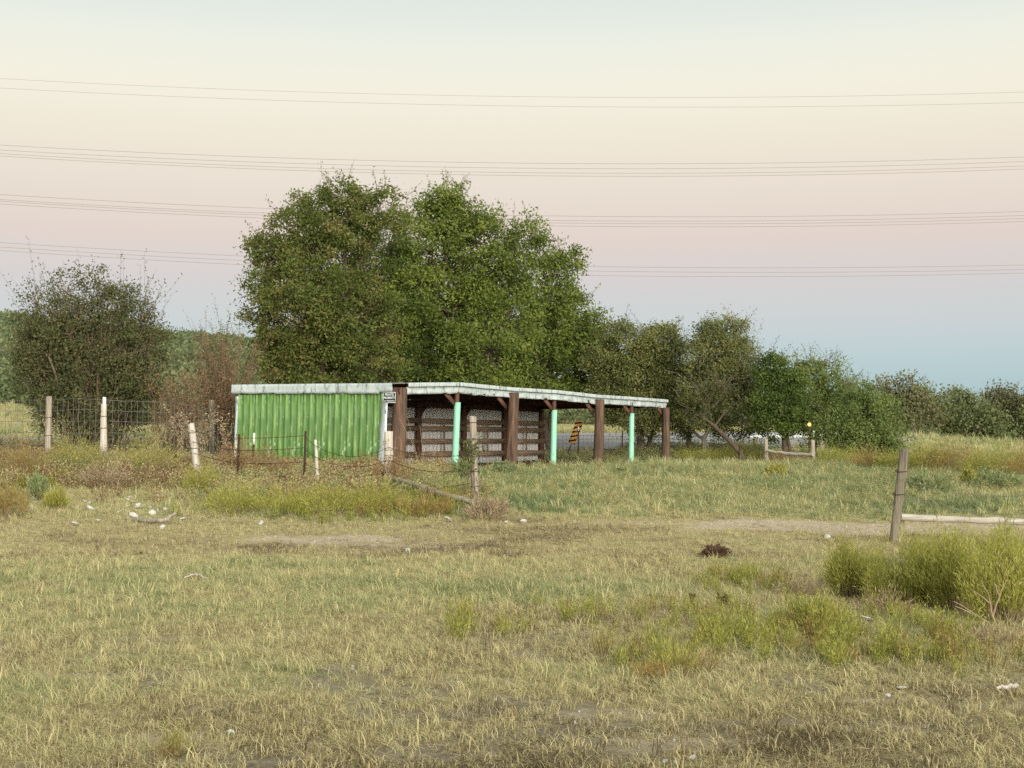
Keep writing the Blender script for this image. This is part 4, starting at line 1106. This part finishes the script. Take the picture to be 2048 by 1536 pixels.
# bare stalks and dead branches
def branchy(label, paths, Y, r, mat, name, cat, group=None):
    g = Vector(gp(paths[0][0][0], Y)); mb = MB(); e = thing(name, label, cat, g, 0, group)
    for i, p in enumerate(paths):
        pts = [P(x, y, Y + .03 * i * math.sin(i * 2.1)) - g for x, y in p]
        if i == 0: pts[0].z = min(pts[0].z, -.04)
        f = []
        for a, b in zip(pts[:-1], pts[1:]):
            for k in range(3): f.append(a.lerp(b, k / 3) + Vector(RNG.normal(size=3) * r * .5))
        f.append(pts[-1])
        rr = np.linspace(r * (1 if i == 0 else .75), r * .35, len(f))
        m2 = MB(); m2.tube(f, rr, 5); m2.build('stem' if i == 0 else 'twig', M[mat], e)
    return e
Yb = G(1985, 1262).y
branchy('bare dead branch with forked stems before the right broomweeds', [[(1993, 1262), (1985, 1235), (1978, 1200), (1962, 1160)], [(1984, 1232), (1998, 1195), (2013, 1160)], [(1992, 1258), (1965, 1238), (1910, 1212)], [(1993, 1260), (1960, 1232), (1908, 1203)], [(1978, 1204), (1945, 1180)], [(2000, 1190), (1988, 1165)]], Yb, .011, 'drygrey', 'dead_branch', 'branch')
Yb = G(1742, 1185).y
branchy('forked dry stalk in the leaning post\'s broomweed', [[(1752, 1185), (1755, 1150), (1738, 1098)], [(1756, 1150), (1770, 1120), (1786, 1092)], [(1750, 1175), (1725, 1165), (1705, 1150)], [(1753, 1160), (1775, 1150), (1782, 1120)]], Yb, .009, 'drygrey', 'dead_branch', 'branch')
Yb = G(845, 985).y
branchy('tall pale dry stalks before the first mint post', [[(852, 975), (838, 930), (822, 880), (798, 836)], [(846, 972), (825, 925), (812, 892)], [(846, 960), (846, 910), (840, 850)], [(842, 945), (834, 912), (812, 826)]], Yb, .008, 'drygrey', 'dry_stalk', 'weed')
Yb = G(232, 998).y
branchy('pale forked stalk standing over the white rubble', [[(229, 998), (238, 960), (248, 940)], [(246, 942), (262, 920), (272, 906)], [(247, 942), (236, 920), (225, 900)], [(248, 940), (252, 925), (250, 910)]], Yb, .010, 'drygrey', 'dry_stalk', 'weed')
Yb = G(335, 972).y
branchy('pile of pale dead branches left of the leaning pale post', [[(320, 972), (345, 958), (375, 935)], [(335, 968), (312, 960)], [(330, 966), (340, 940), (333, 920)], [(350, 962), (368, 965), (395, 952)], [(300, 975), (330, 970), (365, 968)], [(345, 958), (352, 940)]], Yb, .010, 'drygrey', 'dead_branch', 'branch')
Yb = 30.5
branchy('long grey branch slanting over the russet weeds', [[(408, 945), (430, 930), (478, 908)], [(420, 955), (448, 975), (470, 985)]], Yb, .012, 'drygrey', 'dead_branch', 'branch')
log('driftwood_branch', 'curved pale branch lying below the white rubble', 'branch', [G(240, 1040) + Vector((0, 0, .03)), G(280, 1046) + Vector((0, 0, .04)), G(325, 1050) + Vector((0, 0, .07)), G(345, 1048) + Vector((0, 0, .14)), G(350, 1048) + Vector((.02, 0, .22))], [.02, .032, .036, .03, .014], M['greywood'], None, 8)
log('stick', 'thin pale stick lying in the grass left of centre', 'stick', [G(370, 1162) + Vector((0, 0, .05)), G(392, 1161) + Vector((0, 0, .06)), G(412, 1164) + Vector((0, 0, .05))], [.010, .012, .008], M['palewood'], None, 9)
log('stick', 'broken pale stick lying near the right edge', 'stick', [G(1995, 1388) + Vector((0, 0, .03)), G(2015, 1386) + Vector((0, 0, .04)), G(2035, 1382) + Vector((0, 0, .03))], [.012, .016, .012], M['palewood'], None, 10)
log('plank', 'dark broken board lying before the last mint post', 'board', [G(1235, 944) + Vector((0, 0, .05)), G(1262, 947) + Vector((0, 0, .05))], [.05, .06], M['darkwood'], None, 11)
# vine on the corner post
b, t = posts['j'][1], posts['j'][2]
vn = thing('vine', 'leafy green vine clinging to the tall grey corner post', 'vine', (b.x, b.y, gz(b.x, b.y)))
mb, lv = MB(), MB()
for i in range(9):
    a0 = RNG.random() * 6.28; pts = []
    for k in range(9):
        f = k / 8; pts.append((-.16 * math.sin(f * 3) * (i % 3) * .5 + .11 * math.cos(a0 + f * 5) - .05, -.11 + .05 * math.sin(a0 + f * 4), f * (1.15 + .1 * (i % 2))))
    mb.tube(pts, .006, 4, cap=False)
    k = 15; fr = RNG.uniform(.62, 1, k); pp = np.array(pts); ip = np.stack([np.interp(fr, np.linspace(0, 1, 9), pp[:, c]) for c in range(3)], 1)
    lv.leaves(ip + RNG.normal(size=(k, 3)) * .06, .075, .05, RNG.random(k))
mb.build('stem', M['twig'], vn); lv.build('foliage', M['leaf_bright'], vn)

# ------------------------------------------------------------------ rocks
def rock_mesh(seed):
    bm = bmesh.new(); bmesh.ops.create_icosphere(bm, subdivisions=2, radius=.5)
    rs = np.random.default_rng(seed); D = rs.normal(size=(5, 3)); D /= np.linalg.norm(D, axis=1, keepdims=True)
    for v in bm.verts:
        p = np.array(v.co); s = 1 + .18 * sum(math.sin(3.1 * float(p @ d) * (i + 1) * .9 + i) for i, d in enumerate(D)) / 2.2
        c = float(np.min([1, .38 / max(.01, abs(float(p @ D[0])))])); v.co = Vector(p * s * (c if c < 1 else 1))
        v.co.z *= .72
    me = bpy.data.meshes.new('rock'); bm.to_mesh(me); bm.free(); me.materials.append(M['rock']); return me
RM = [rock_mesh(s) for s in range(6)]
for i, (px, py, w, lab) in enumerate([
    (180, 1018, 17, 'large white stone at the left of the rubble bank'), (178, 1008, 12, 'white stone just above the large left stone'), (170, 1004, 9, 'small white stone left of the upper left pair'),
    (252, 1014, 14, 'flat white stone in the middle of the rubble'), (279, 1014, 20, 'biggest white stone, tilted, in the rubble bank'), (300, 1015, 9, 'small white stone right of the biggest stone'),
    (305, 1027, 16, 'pale stone below right of the biggest stone'), (257, 1024, 9, 'small stone beneath the flat middle stone'), (268, 1032, 18, 'grey-white stone touching the curved branch'),
    (235, 1026, 9, 'small pale stone left of the grey-white stone'), (196, 998, 9, 'small stone uppermost in the rubble'), (267, 1004, 13, 'thin pale stone above the flat middle stone'),
    (312, 993, 14, 'flat pale stone under the branch pile'), (334, 993, 10, 'small flat stone right of the branch pile stone'), (62, 1014, 10, 'white stone alone at the far left'),
    (68, 997, 13, 'pale stone above the lone left stone'), (150, 1050, 20, 'flat half-buried stone below the rubble'), (365, 1038, 13, 'flat pale stone right of the curved branch tip'),
    (145, 1015, 7, 'tiny stone between the lone left stone and the rubble'), (325, 1056, 16, 'low pale stone in front of the curved branch'),
    (1047, 1044, 15, 'bright white stone on the track right of the corner post'), (895, 1040, 20, 'flat pale stone on the track below the fallen timber'), (1012, 1046, 9, 'small dull stone left of the bright track stone'),
    (815, 1103, 14, 'small pale stone on the bare track patch'), (522, 1048, 12, 'small pale stone left on the track edge'), (462, 1470, 24, 'pale broken stone in the near grass at lower left'),
    (1732, 1239, 32, 'flat whitish slab before the big broomweeds'), (1692, 1247, 26, 'tan slab left of the flat whitish slab'), (1348, 1531, 18, 'white pebble at the bottom edge right of centre'),
    (1330, 1528, 13, 'smaller white pebble left of the bottom pebble'), (1385, 1522, 18, 'grey-white pebble right of the bottom pebble'), (1776, 1395, 14, 'small white pebble in the bare soil at lower right'),
    (1800, 1378, 26, 'thin tan stone above the lower right pebble'), (1240, 1428, 8, 'tiny white pebble on the bare grey patch'), (1322, 1500, 9, 'tiny pebble above the bottom edge pebbles'),
    (1655, 1075, 14, 'white stone on the right bare track')]):
    g = G(px, py + w * .2); s = w * mpp(g.y)
    o = link('stone', RM[i % 6], None, None, g + Vector((0, 0, s * (.30 if w < 22 else .22))))
    o.scale = (s, s * .9, s * (.35 if 'slab' in lab or 'flat' in lab or 'thin' in lab else RNG.uniform(.6, .95))); o.rotation_euler = (RNG.normal() * .3, RNG.normal() * .3, RNG.random() * 6)
    tag(o, lab, 'stone', 'pale stones on the ground')

# ------------------------------------------------------------------ scattered growth (nobody could count it)
def source(name, me, col):
    o = bpy.data.objects.new(name, me); col.objects.link(o); return o
def scatter(name, label, cat, pts, scl, rot, idx, tn, col):
    me = bpy.data.meshes.new(name); me.vertices.add(len(pts)); me.vertices.foreach_set('co', np.ascontiguousarray(pts, dtype=np.float32).ravel())
    for n_, ty, val, key in (('scl', 'FLOAT', scl, 'value'), ('rot', 'FLOAT_VECTOR', rot, 'vector'), ('idx', 'INT', idx, 'value'), ('tone', 'FLOAT', tn, 'value')):
        a = me.attributes.new(n_, ty, 'POINT')
        a.data.foreach_set(key, np.ascontiguousarray(val, dtype=np.int32 if ty == 'INT' else np.float32).ravel())
    o = link(name, me)
    ng = bpy.data.node_groups.new(name + '_scatter', 'GeometryNodeTree')
    ng.interface.new_socket('Geometry', in_out='INPUT', socket_type='NodeSocketGeometry')
    ng.interface.new_socket('Geometry', in_out='OUTPUT', socket_type='NodeSocketGeometry')
    N, L = ng.nodes, ng.links
    gi, go = N.new('NodeGroupInput'), N.new('NodeGroupOutput')
    ci = N.new('GeometryNodeCollectionInfo'); ci.inputs['Collection'].default_value = col
    ci.inputs['Separate Children'].default_value = True; ci.inputs['Reset Children'].default_value = True
    ip = N.new('GeometryNodeInstanceOnPoints'); ip.inputs['Pick Instance'].default_value = True
    def attr(n_, t):
        a = N.new('GeometryNodeInputNamedAttribute'); a.data_type = t; a.inputs['Name'].default_value = n_
        return [s for s in a.outputs if s.enabled and s.name == 'Attribute'][0]
    L.new(gi.outputs[0], ip.inputs['Points']); L.new(ci.outputs[0], ip.inputs['Instance'])
    L.new(attr('idx', 'INT'), ip.inputs['Instance Index']); L.new(attr('rot', 'FLOAT_VECTOR'), ip.inputs['Rotation']); L.new(attr('scl', 'FLOAT'), ip.inputs['Scale'])
    L.new(ip.outputs[0], go.inputs[0])
    md = o.modifiers.new('scatter', 'NODES'); md.node_group = ng
    tag(o, label, cat, None, 'stuff')
    return o
def blades(n, R0, hmin, hmax, wid, curl, flop, seed, mat, name, vr=(0, 1)):
    """a tuft: n blades, each two quads and a pointed end"""
    rs = np.random.default_rng(seed); mb = MB()
    for i in range(n):
        a = rs.random() * 6.283; r = R0 * math.sqrt(rs.random())
        p = np.array([r * math.cos(a), r * math.sin(a), -.006]); h = rs.uniform(hmin, hmax)
        d = rs.random() * 6.283; dirv = np.array([math.cos(d), math.sin(d), 0])
        side = np.array([-math.sin(d), math.cos(d), 0]); f = abs(rs.normal()) * flop; c = rs.normal() * curl
        P0 = p; P1 = p + dirv * h * f * .35 + np.array([0, 0, h * .45]); 
        P2 = P1 + dirv * h * (f * .5 + c * .3) + side * h * c * .4 + np.array([0, 0, h * .38 * max(-.2, 1 - f)]) 
        P3 = P2 + dirv * h * (f * .5 + c * .4) + side * h * c * .5 + np.array([0, 0, h * .25 * (1 - 1.3 * f)])
        w = wid * rs.uniform(.6, 1.4)
        Vs = [P0 - side * w * .5, P0 + side * w * .5, P1 + side * w * .5, P1 - side * w * .5, P2 + side * w * .35, P2 - side * w * .35, P3 + side * w * .06, P3 - side * w * .06]
        v = rs.uniform(*vr)
        mb.add(Vs, [[0, 1, 2, 3], [3, 2, 4, 5], [5, 4, 6, 7]], v)
    me = mb.mesh(name); me.materials.append(M[mat]); return me
def weedmesh(n, R0, h, seed, mat, name, leaf=.05):
    rs = np.random.default_rng(seed); mb = MB()
    for i in range(n):
        a = rs.random() * 6.283; r = R0 * math.sqrt(rs.random()); hh = h * rs.uniform(.5, 1.1)
        p = np.array([r * math.cos(a), r * math.sin(a), -.01]); t = p + np.array([rs.normal() * .25 * hh, rs.normal() * .25 * hh, hh])
        m_ = (p + t) / 2 + rs.normal(size=3) * .06 * hh
        mb.tube([p, m_, t], [.004, .003, .0015], 3, rs.uniform(0, .5), cap=False)
        k = 9; fr = rs.uniform(.25, 1, k)[:, None]
        C = p + (t - p) * fr + rs.normal(size=(k, 3)) * .03
        d = rs.normal(size=(k, 3)); d[:, 2] += .3; d /= np.linalg.norm(d, axis=1, keepdims=True); q = np.cross(d, rs.normal(size=(k, 3))); q /= np.linalg.norm(q, axis=1, keepdims=True)
        L_, W_ = leaf, leaf * .3
        V_ = np.stack([C, C + d * L_ * .45 + q * W_, C + d * L_, C + d * L_ * .45 - q * W_], 1).reshape(-1, 3)
        mb.add(V_, np.arange(4 * k).reshape(k, 4), rs.uniform(0, 1, k))
    me = mb.mesh(name); me.materials.append(M[mat]); return me
gcol = bpy.data.collections.new('grass_sources')
for s in range(7): source('a_tuft_%d' % s, blades(24, .075, .025, .085, .0037, .65, 1.3, 100 + s, 'grass', 'grass_tuft'), gcol)
for s in range(3): source('b_tuft_%d' % s, blades(14, .05, .06, .15, .005, .35, .45, 200 + s, 'grass', 'grass_tuft'), gcol)
def litter(n, seed):
    rs = np.random.default_rng(seed); mb = MB()
    for i in range(n):
        a = rs.random() * 6.283; c = np.array([rs.normal() * .06, rs.normal() * .06, rs.uniform(.004, .022)]); L = rs.uniform(.03, .09); w = rs.uniform(.0025, .005)
        d = np.array([math.cos(a), math.sin(a), rs.normal() * .18]); sd_ = np.array([-math.sin(a), math.cos(a), 0]); k = rs.normal() * .3
        p0, p1, p2 = c - d * L * .5, c + sd_ * k * L * .3, c + d * L * .5
        mb.add([p0 - sd_ * w * .5, p0 + sd_ * w * .5, p1 + sd_ * w * .5, p1 - sd_ * w * .5, p2 + sd_ * w * .2, p2 - sd_ * w * .2], [[0, 1, 2, 3], [3, 2, 4, 5]], rs.uniform(0, 1))
    me = mb.mesh('straw_litter'); me.materials.append(M['grass']); return me
for s in range(3): source('c_litter_%d' % s, litter(26, 400 + s), gcol)
def region(y0, y1, dens, tmax=.52):
    """random ground points in the wedge the photograph could see, with some room to either side"""
    A = tmax * (y1 * y1 - y0 * y0) + 3 * (y1 - y0)
    n = int(A * dens)
    Y = np.sqrt(RNG.random(n) * (y1 * y1 - y0 * y0) + y0 * y0); X = (RNG.random(n) * 2 - 1) * (tmax * Y + 1.5)
    return X, Y
def inshed(X, Y, pad=0.0):
    lx = (X - AX) * ca + (Y - AY) * sa; ly = -(X - AX) * sa + (Y - AY) * ca
    return (lx > -.05 - pad) & (lx < LEN) & (ly > -.05 + pad) & (ly < DEP - .2)
def onroad(X, Y): return np.abs(Y - road_y(X)) < 4.5
xs, ys, ss = [], [], []
for y0, y1, dn, sc in ((5.6, 9, 380, .78), (9, 13, 300, .86), (13, 18, 220, 1.0), (18, 24, 170, 1.05), (24, 31, 95, 1.35), (31, 40, 42, 1.7), (40, 56, 16, 2.4), (56, 95, 5, 3.6)):
    X, Y = region(y0, y1, dn)
    keep = RNG.random(len(X)) > np.clip(bare(X, Y) * .98, 0, .94)
    keep &= RNG.random(len(X)) > .74 * soilp(X, Y)
    keep &= ~inshed(X, Y) & ~onroad(X, Y)
    patch = fbm(X * 1.9 + 60, Y * 1.9 + 5, 3)
    keep &= RNG.random(len(X)) < .45 + 1.1 * patch
    X, Y = X[keep], Y[keep]
    xs.append(X); ys.append(Y); ss.append(np.full(len(X), sc) * RNG.uniform(.65, 1.3, len(X)))
X, Y, S = np.concatenate(xs), np.concatenate(ys), np.concatenate(ss)
tn = np.clip(tone(X, Y) + RNG.normal(size=len(X)) * .08, .02, .98)
S = S * (1 - .35 * sstep(17.5, 20, Y) * (1 - sstep(23, 25, Y)))
idx = np.where(RNG.random(len(X)) < .12 + .25 * (tn > .62), RNG.integers(7, 10, len(X)), RNG.integers(0, 7, len(X)))
lay = (RNG.random(len(X)) < .30) & (Y < 26)
idx = np.where(lay, RNG.integers(10, 13, len(X)), idx); tn = np.where(lay, np.clip(tn * .8, .08, .5), tn)
rot = np.stack([RNG.normal(size=len(X)) * .12, RNG.normal(size=len(X)) * .12, RNG.random(len(X)) * 6.283], 1)
scatter('pasture_grass', 'short curled dry and green pasture grass over the whole field', 'grass', np.stack([X, Y, ground(X, Y)], 1), S, rot, idx, tn, gcol)

wcol = bpy.data.collections.new('weed_sources')
for s in range(5): source('w_%d' % s, weedmesh(9, .10, .42, 300 + s, 'weed', 'weed_clump'), wcol)
def weeds(n, f):
    X, Y = region(24, 58, 1.0); 
    X = RNG.uniform(-24, 26, n); Y = RNG.uniform(24, 60, n)
    p = f(X, Y); k = RNG.random(n) < p
    return X[k], Y[k]
def weed_p(X, Y):
    t = X / Y
    left = (1 - sstep(-2.6, -1.0, X)) * sstep(26.0, 27.2, Y + .6 * (fbm(X * .7, Y * .7, 2) - .5) * 4) * (1 - sstep(36, 40, Y)) 
    left = left * (1 - .93 * (1 - sstep(-6.6, -5.8, X)) * (1 - sstep(28.3, 29.6, Y)))
    fence = np.exp(-((Y - 27.2) / 1.0) ** 2) * (1 - sstep(-.6, .4, X)) * sstep(-8, -5, X) * .8
    back = sstep(.19, .23, t) * np.exp(-((Y - 44) / 4) ** 2) * .9
    behind = sstep(50, 53, Y) * (1 - sstep(57, 59, Y)) * .8
    verge = (1 - sstep(-.20, -.16, t)) * sstep(52, 54, Y) * (1 - sstep(58, 59, Y))
    behindl = (1 - sstep(-.2, -.16, t)) * sstep(36, 39, Y) * (1 - sstep(50, 57, Y)) * .9
    verge2 = sstep(.075, .085, t) * (1 - sstep(.17, .19, t)) * sstep(53, 55, Y) * (1 - sstep(58, 59, Y))
    herb = .16 * sstep(25.5, 27, Y) * (1 - sstep(40, 46, Y)) * sstep(-1, 0, X)
    return np.clip(np.maximum.reduce([left, fence, back, behind, behindl, herb, verge, verge2]), 0, 1) * ~inshed(X, Y) * ~onroad(X, Y)
X, Y = weeds(38000, weed_p)
left = X < -.5
tn = np.where(left, .50 + .75 * (fbm(X * .5 + 8, Y * .5 + 2, 3) - .5) * 1.6, .72 + .5 * (fbm(X * .5 + 8, Y * .5 + 2, 3) - .5))
S = np.where(left, RNG.uniform(.5, 1.15, len(X)), RNG.uniform(.35, .75, len(X))) * np.where((X / Y < -.17) & (Y > 51), 1.9, 1.0) * np.where((X / Y > .08) & (X / Y < .19) & (Y > 53), 1.9, 1.0)
rot = np.stack([RNG.normal(size=len(X)) * .15, RNG.normal(size=len(X)) * .15, RNG.random(len(X)) * 6.283], 1)
scatter('rough_weeds', 'rough knee-high weeds along the fences and round the shed', 'weeds', np.stack([X, Y, ground(X, Y)], 1), S, rot, RNG.integers(0, 5, len(X)), np.clip(tn + RNG.normal(size=len(X)) * .1, .02, .98), wcol)

# hillside wood: too far to tell one tree from the next
hcol = bpy.data.collections.new('wood_sources')
for s in range(5):
    mb = MB(); k = 420
    d = rdir(k); d[:, 2] = np.abs(d[:, 2]) * .9
    lob = 1 + .25 * np.sin(d[:, 0] * 5 + s) * np.cos(d[:, 1] * 4 + 2 * s) 
    C = d * (np.array([1.9, 1.9, 2.3]) * (.55 + .45 * RNG.random((k, 1)) ** .5)) * lob[:, None] + np.array([0, 0, .5])
    mb.leaves(C, .42 * (.6 + .8 * RNG.random(k)), .30, np.clip(RNG.random(k) * .6 + .4 * RNG.random(), 0, 1))
    me = mb.mesh('wood_crown'); me.materials.append(M['leaf_hill_hazed']); source('h_%d' % s, me, hcol)
n = 9000
Y = np.sqrt(RNG.random(n) * (390 ** 2 - 100 ** 2) + 100 ** 2); t = RNG.uniform(-.62, .42, n); X = t * Y
k = (RNG.random(n) < sstep(96, 130, Y)) & ~((t > .27) & (Y < 130))
k &= RNG.random(n) < .35 + .9 * fbm(X * .03, Y * .03, 3)
X, Y = X[k], Y[k]
S = RNG.uniform(.7, 1.35, len(X)) * (1 + .25 * sstep(150, 300, Y))
scatter('hillside_wood', 'green wooded hillside rising behind the left shrub', 'wood', np.stack([X, Y, ground(X, Y)], 1), S, np.stack([0 * X, 0 * X, RNG.random(len(X)) * 6.283], 1), RNG.integers(0, 5, len(X)), RNG.random(len(X)), hcol)

# small stones and crumbs of soil lying on the bare patches and between the tufts
pcol = bpy.data.collections.new('gravel_sources')
for k_ in range(4):
    me = rock_mesh(40 + k_); source('p_%d' % k_, me, pcol)
xs, ys = [], []
for y0, y1, dn in ((5.8, 10, 70), (10, 16, 20), (16, 25, 16)):
    X, Y = region(y0, y1, dn); k = RNG.random(len(X)) < .05 + .9 * bare(X, Y); xs.append(X[k]); ys.append(Y[k])
X, Y = np.concatenate(xs), np.concatenate(ys)
S = .008 + .022 * RNG.random(len(X)) ** 3
scatter('gravel', 'scattered gravel and soil crumbs on the bare patches', 'gravel', np.stack([X, Y, ground(X, Y) + S * .2], 1), S, RNG.random((len(X), 3)) * 6.28, RNG.integers(0, 4, len(X)), 0 * X, pcol)


# loose low broomweed growing through the grass
bcol = bpy.data.collections.new('broom_sources')
for k_ in range(5):
    mb = MB(); rs = np.random.default_rng(500 + k_)
    for i in range(9):
        a = rs.random() * 6.283; hh = rs.uniform(.10, .24); r0 = .05 * rs.random()
        p = np.array([r0 * math.cos(a), r0 * math.sin(a), -.01]); t_ = p + np.array([math.cos(a) * hh * .45 * rs.random(), math.sin(a) * hh * .45 * rs.random(), hh])
        mb.tube([p, (p + t_) / 2 + rs.normal(size=3) * .01, t_], [.0025, .002, .001], 3, .1, cap=False)
        n_ = 15; fr = rs.uniform(.3, 1.02, n_)[:, None]; C = p + (t_ - p) * fr + rs.normal(size=(n_, 3)) * .018
        d = (t_ - p) / hh + rs.normal(size=(n_, 3)) * .5; d /= np.linalg.norm(d, axis=1, keepdims=True); q = np.cross(d, rs.normal(size=(n_, 3))); q /= np.linalg.norm(q, axis=1, keepdims=True)
        L_, W_ = .04, .0026
        mb.add(np.stack([C, C + d * L_ * .45 + q * W_, C + d * L_, C + d * L_ * .45 - q * W_], 1).reshape(-1, 3), np.arange(4 * n_).reshape(n_, 4), rs.uniform(.1, .9, n_))
    me = mb.mesh('broom_sprig'); me.materials.append(M['broom' if k_ else 'broom_brown']); source('s_%d' % k_, me, bcol)
xs, ys, ss = [], [], []
for px, py, rx, ry, dn, sc in [(1345, 1325, 120, 34, 26, 1.0), (1555, 1292, 130, 44, 26, 1.0), (1640, 1262, 60, 30, 34, 1.1), (1770, 1318, 190, 40, 26, 1.0), (1490, 1182, 80, 26, 18, 1.0), (940, 1258, 130, 26, 16, .9),
                               (1420, 1250, 120, 40, 8, .9), (1880, 1290, 130, 50, 14, 1.0), (1160, 1235, 120, 26, 12, .8), (620, 1022, 250, 24, 8, 1.3), (60, 975, 120, 40, 6, 1.4), (820, 1012, 120, 26, 16, 1.3), (340, 1508, 60, 22, 14, .7)]:
    g0, gx_, ga, gb = G(px, py), G(px + rx, py), G(px, py - ry), G(px, py + ry)
    ax_, ay_ = abs(gx_.x - g0.x), abs(ga.y - gb.y) / 2; cy_ = (ga.y + gb.y) / 2
    n_ = int(dn * ax_ * ay_ * 3.14) + 4
    a = RNG.random(n_) * 6.283; r_ = RNG.random(n_) ** .7 * 1.15
    X, Y = g0.x + ax_ * r_ * np.cos(a), cy_ + ay_ * r_ * np.sin(a)
    k = RNG.random(n_) < .25 + 1.2 * fbm(X * 1.6 + 3, Y * 1.6 + 90, 3)
    xs.append(X[k]); ys.append(Y[k]); ss.append(np.full(k.sum(), sc) * RNG.uniform(.55, 1.25, k.sum()))
X, Y, S = np.concatenate(xs), np.concatenate(ys), np.concatenate(ss)
scatter('low_broomweed', 'loose low yellow-green broomweed growing through the grass', 'weeds', np.stack([X, Y, ground(X, Y)], 1), S, np.stack([RNG.normal(size=len(X)) * .15, RNG.normal(size=len(X)) * .15, RNG.random(len(X)) * 6.283], 1), RNG.integers(0, 5, len(X)), 0 * X, bcol)

for i in range(26):
    px, py = 150 + 225 * RNG.random(), 992 + 52 * RNG.random(); w = 4 + 8 * RNG.random() ** 2
    g = G(px, py); s_ = w * mpp(g.y)
    o = link('stone', RM[i % 6], None, None, g + Vector((0, 0, s_ * .3))); o.scale = (s_, s_ * .85, s_ * .7); o.rotation_euler = (RNG.normal() * .3, RNG.normal() * .3, RNG.random() * 6)
    tag(o, 'one of the small white rubble stones strewn over the left bank', 'stone', 'small rubble stones on the left bank')
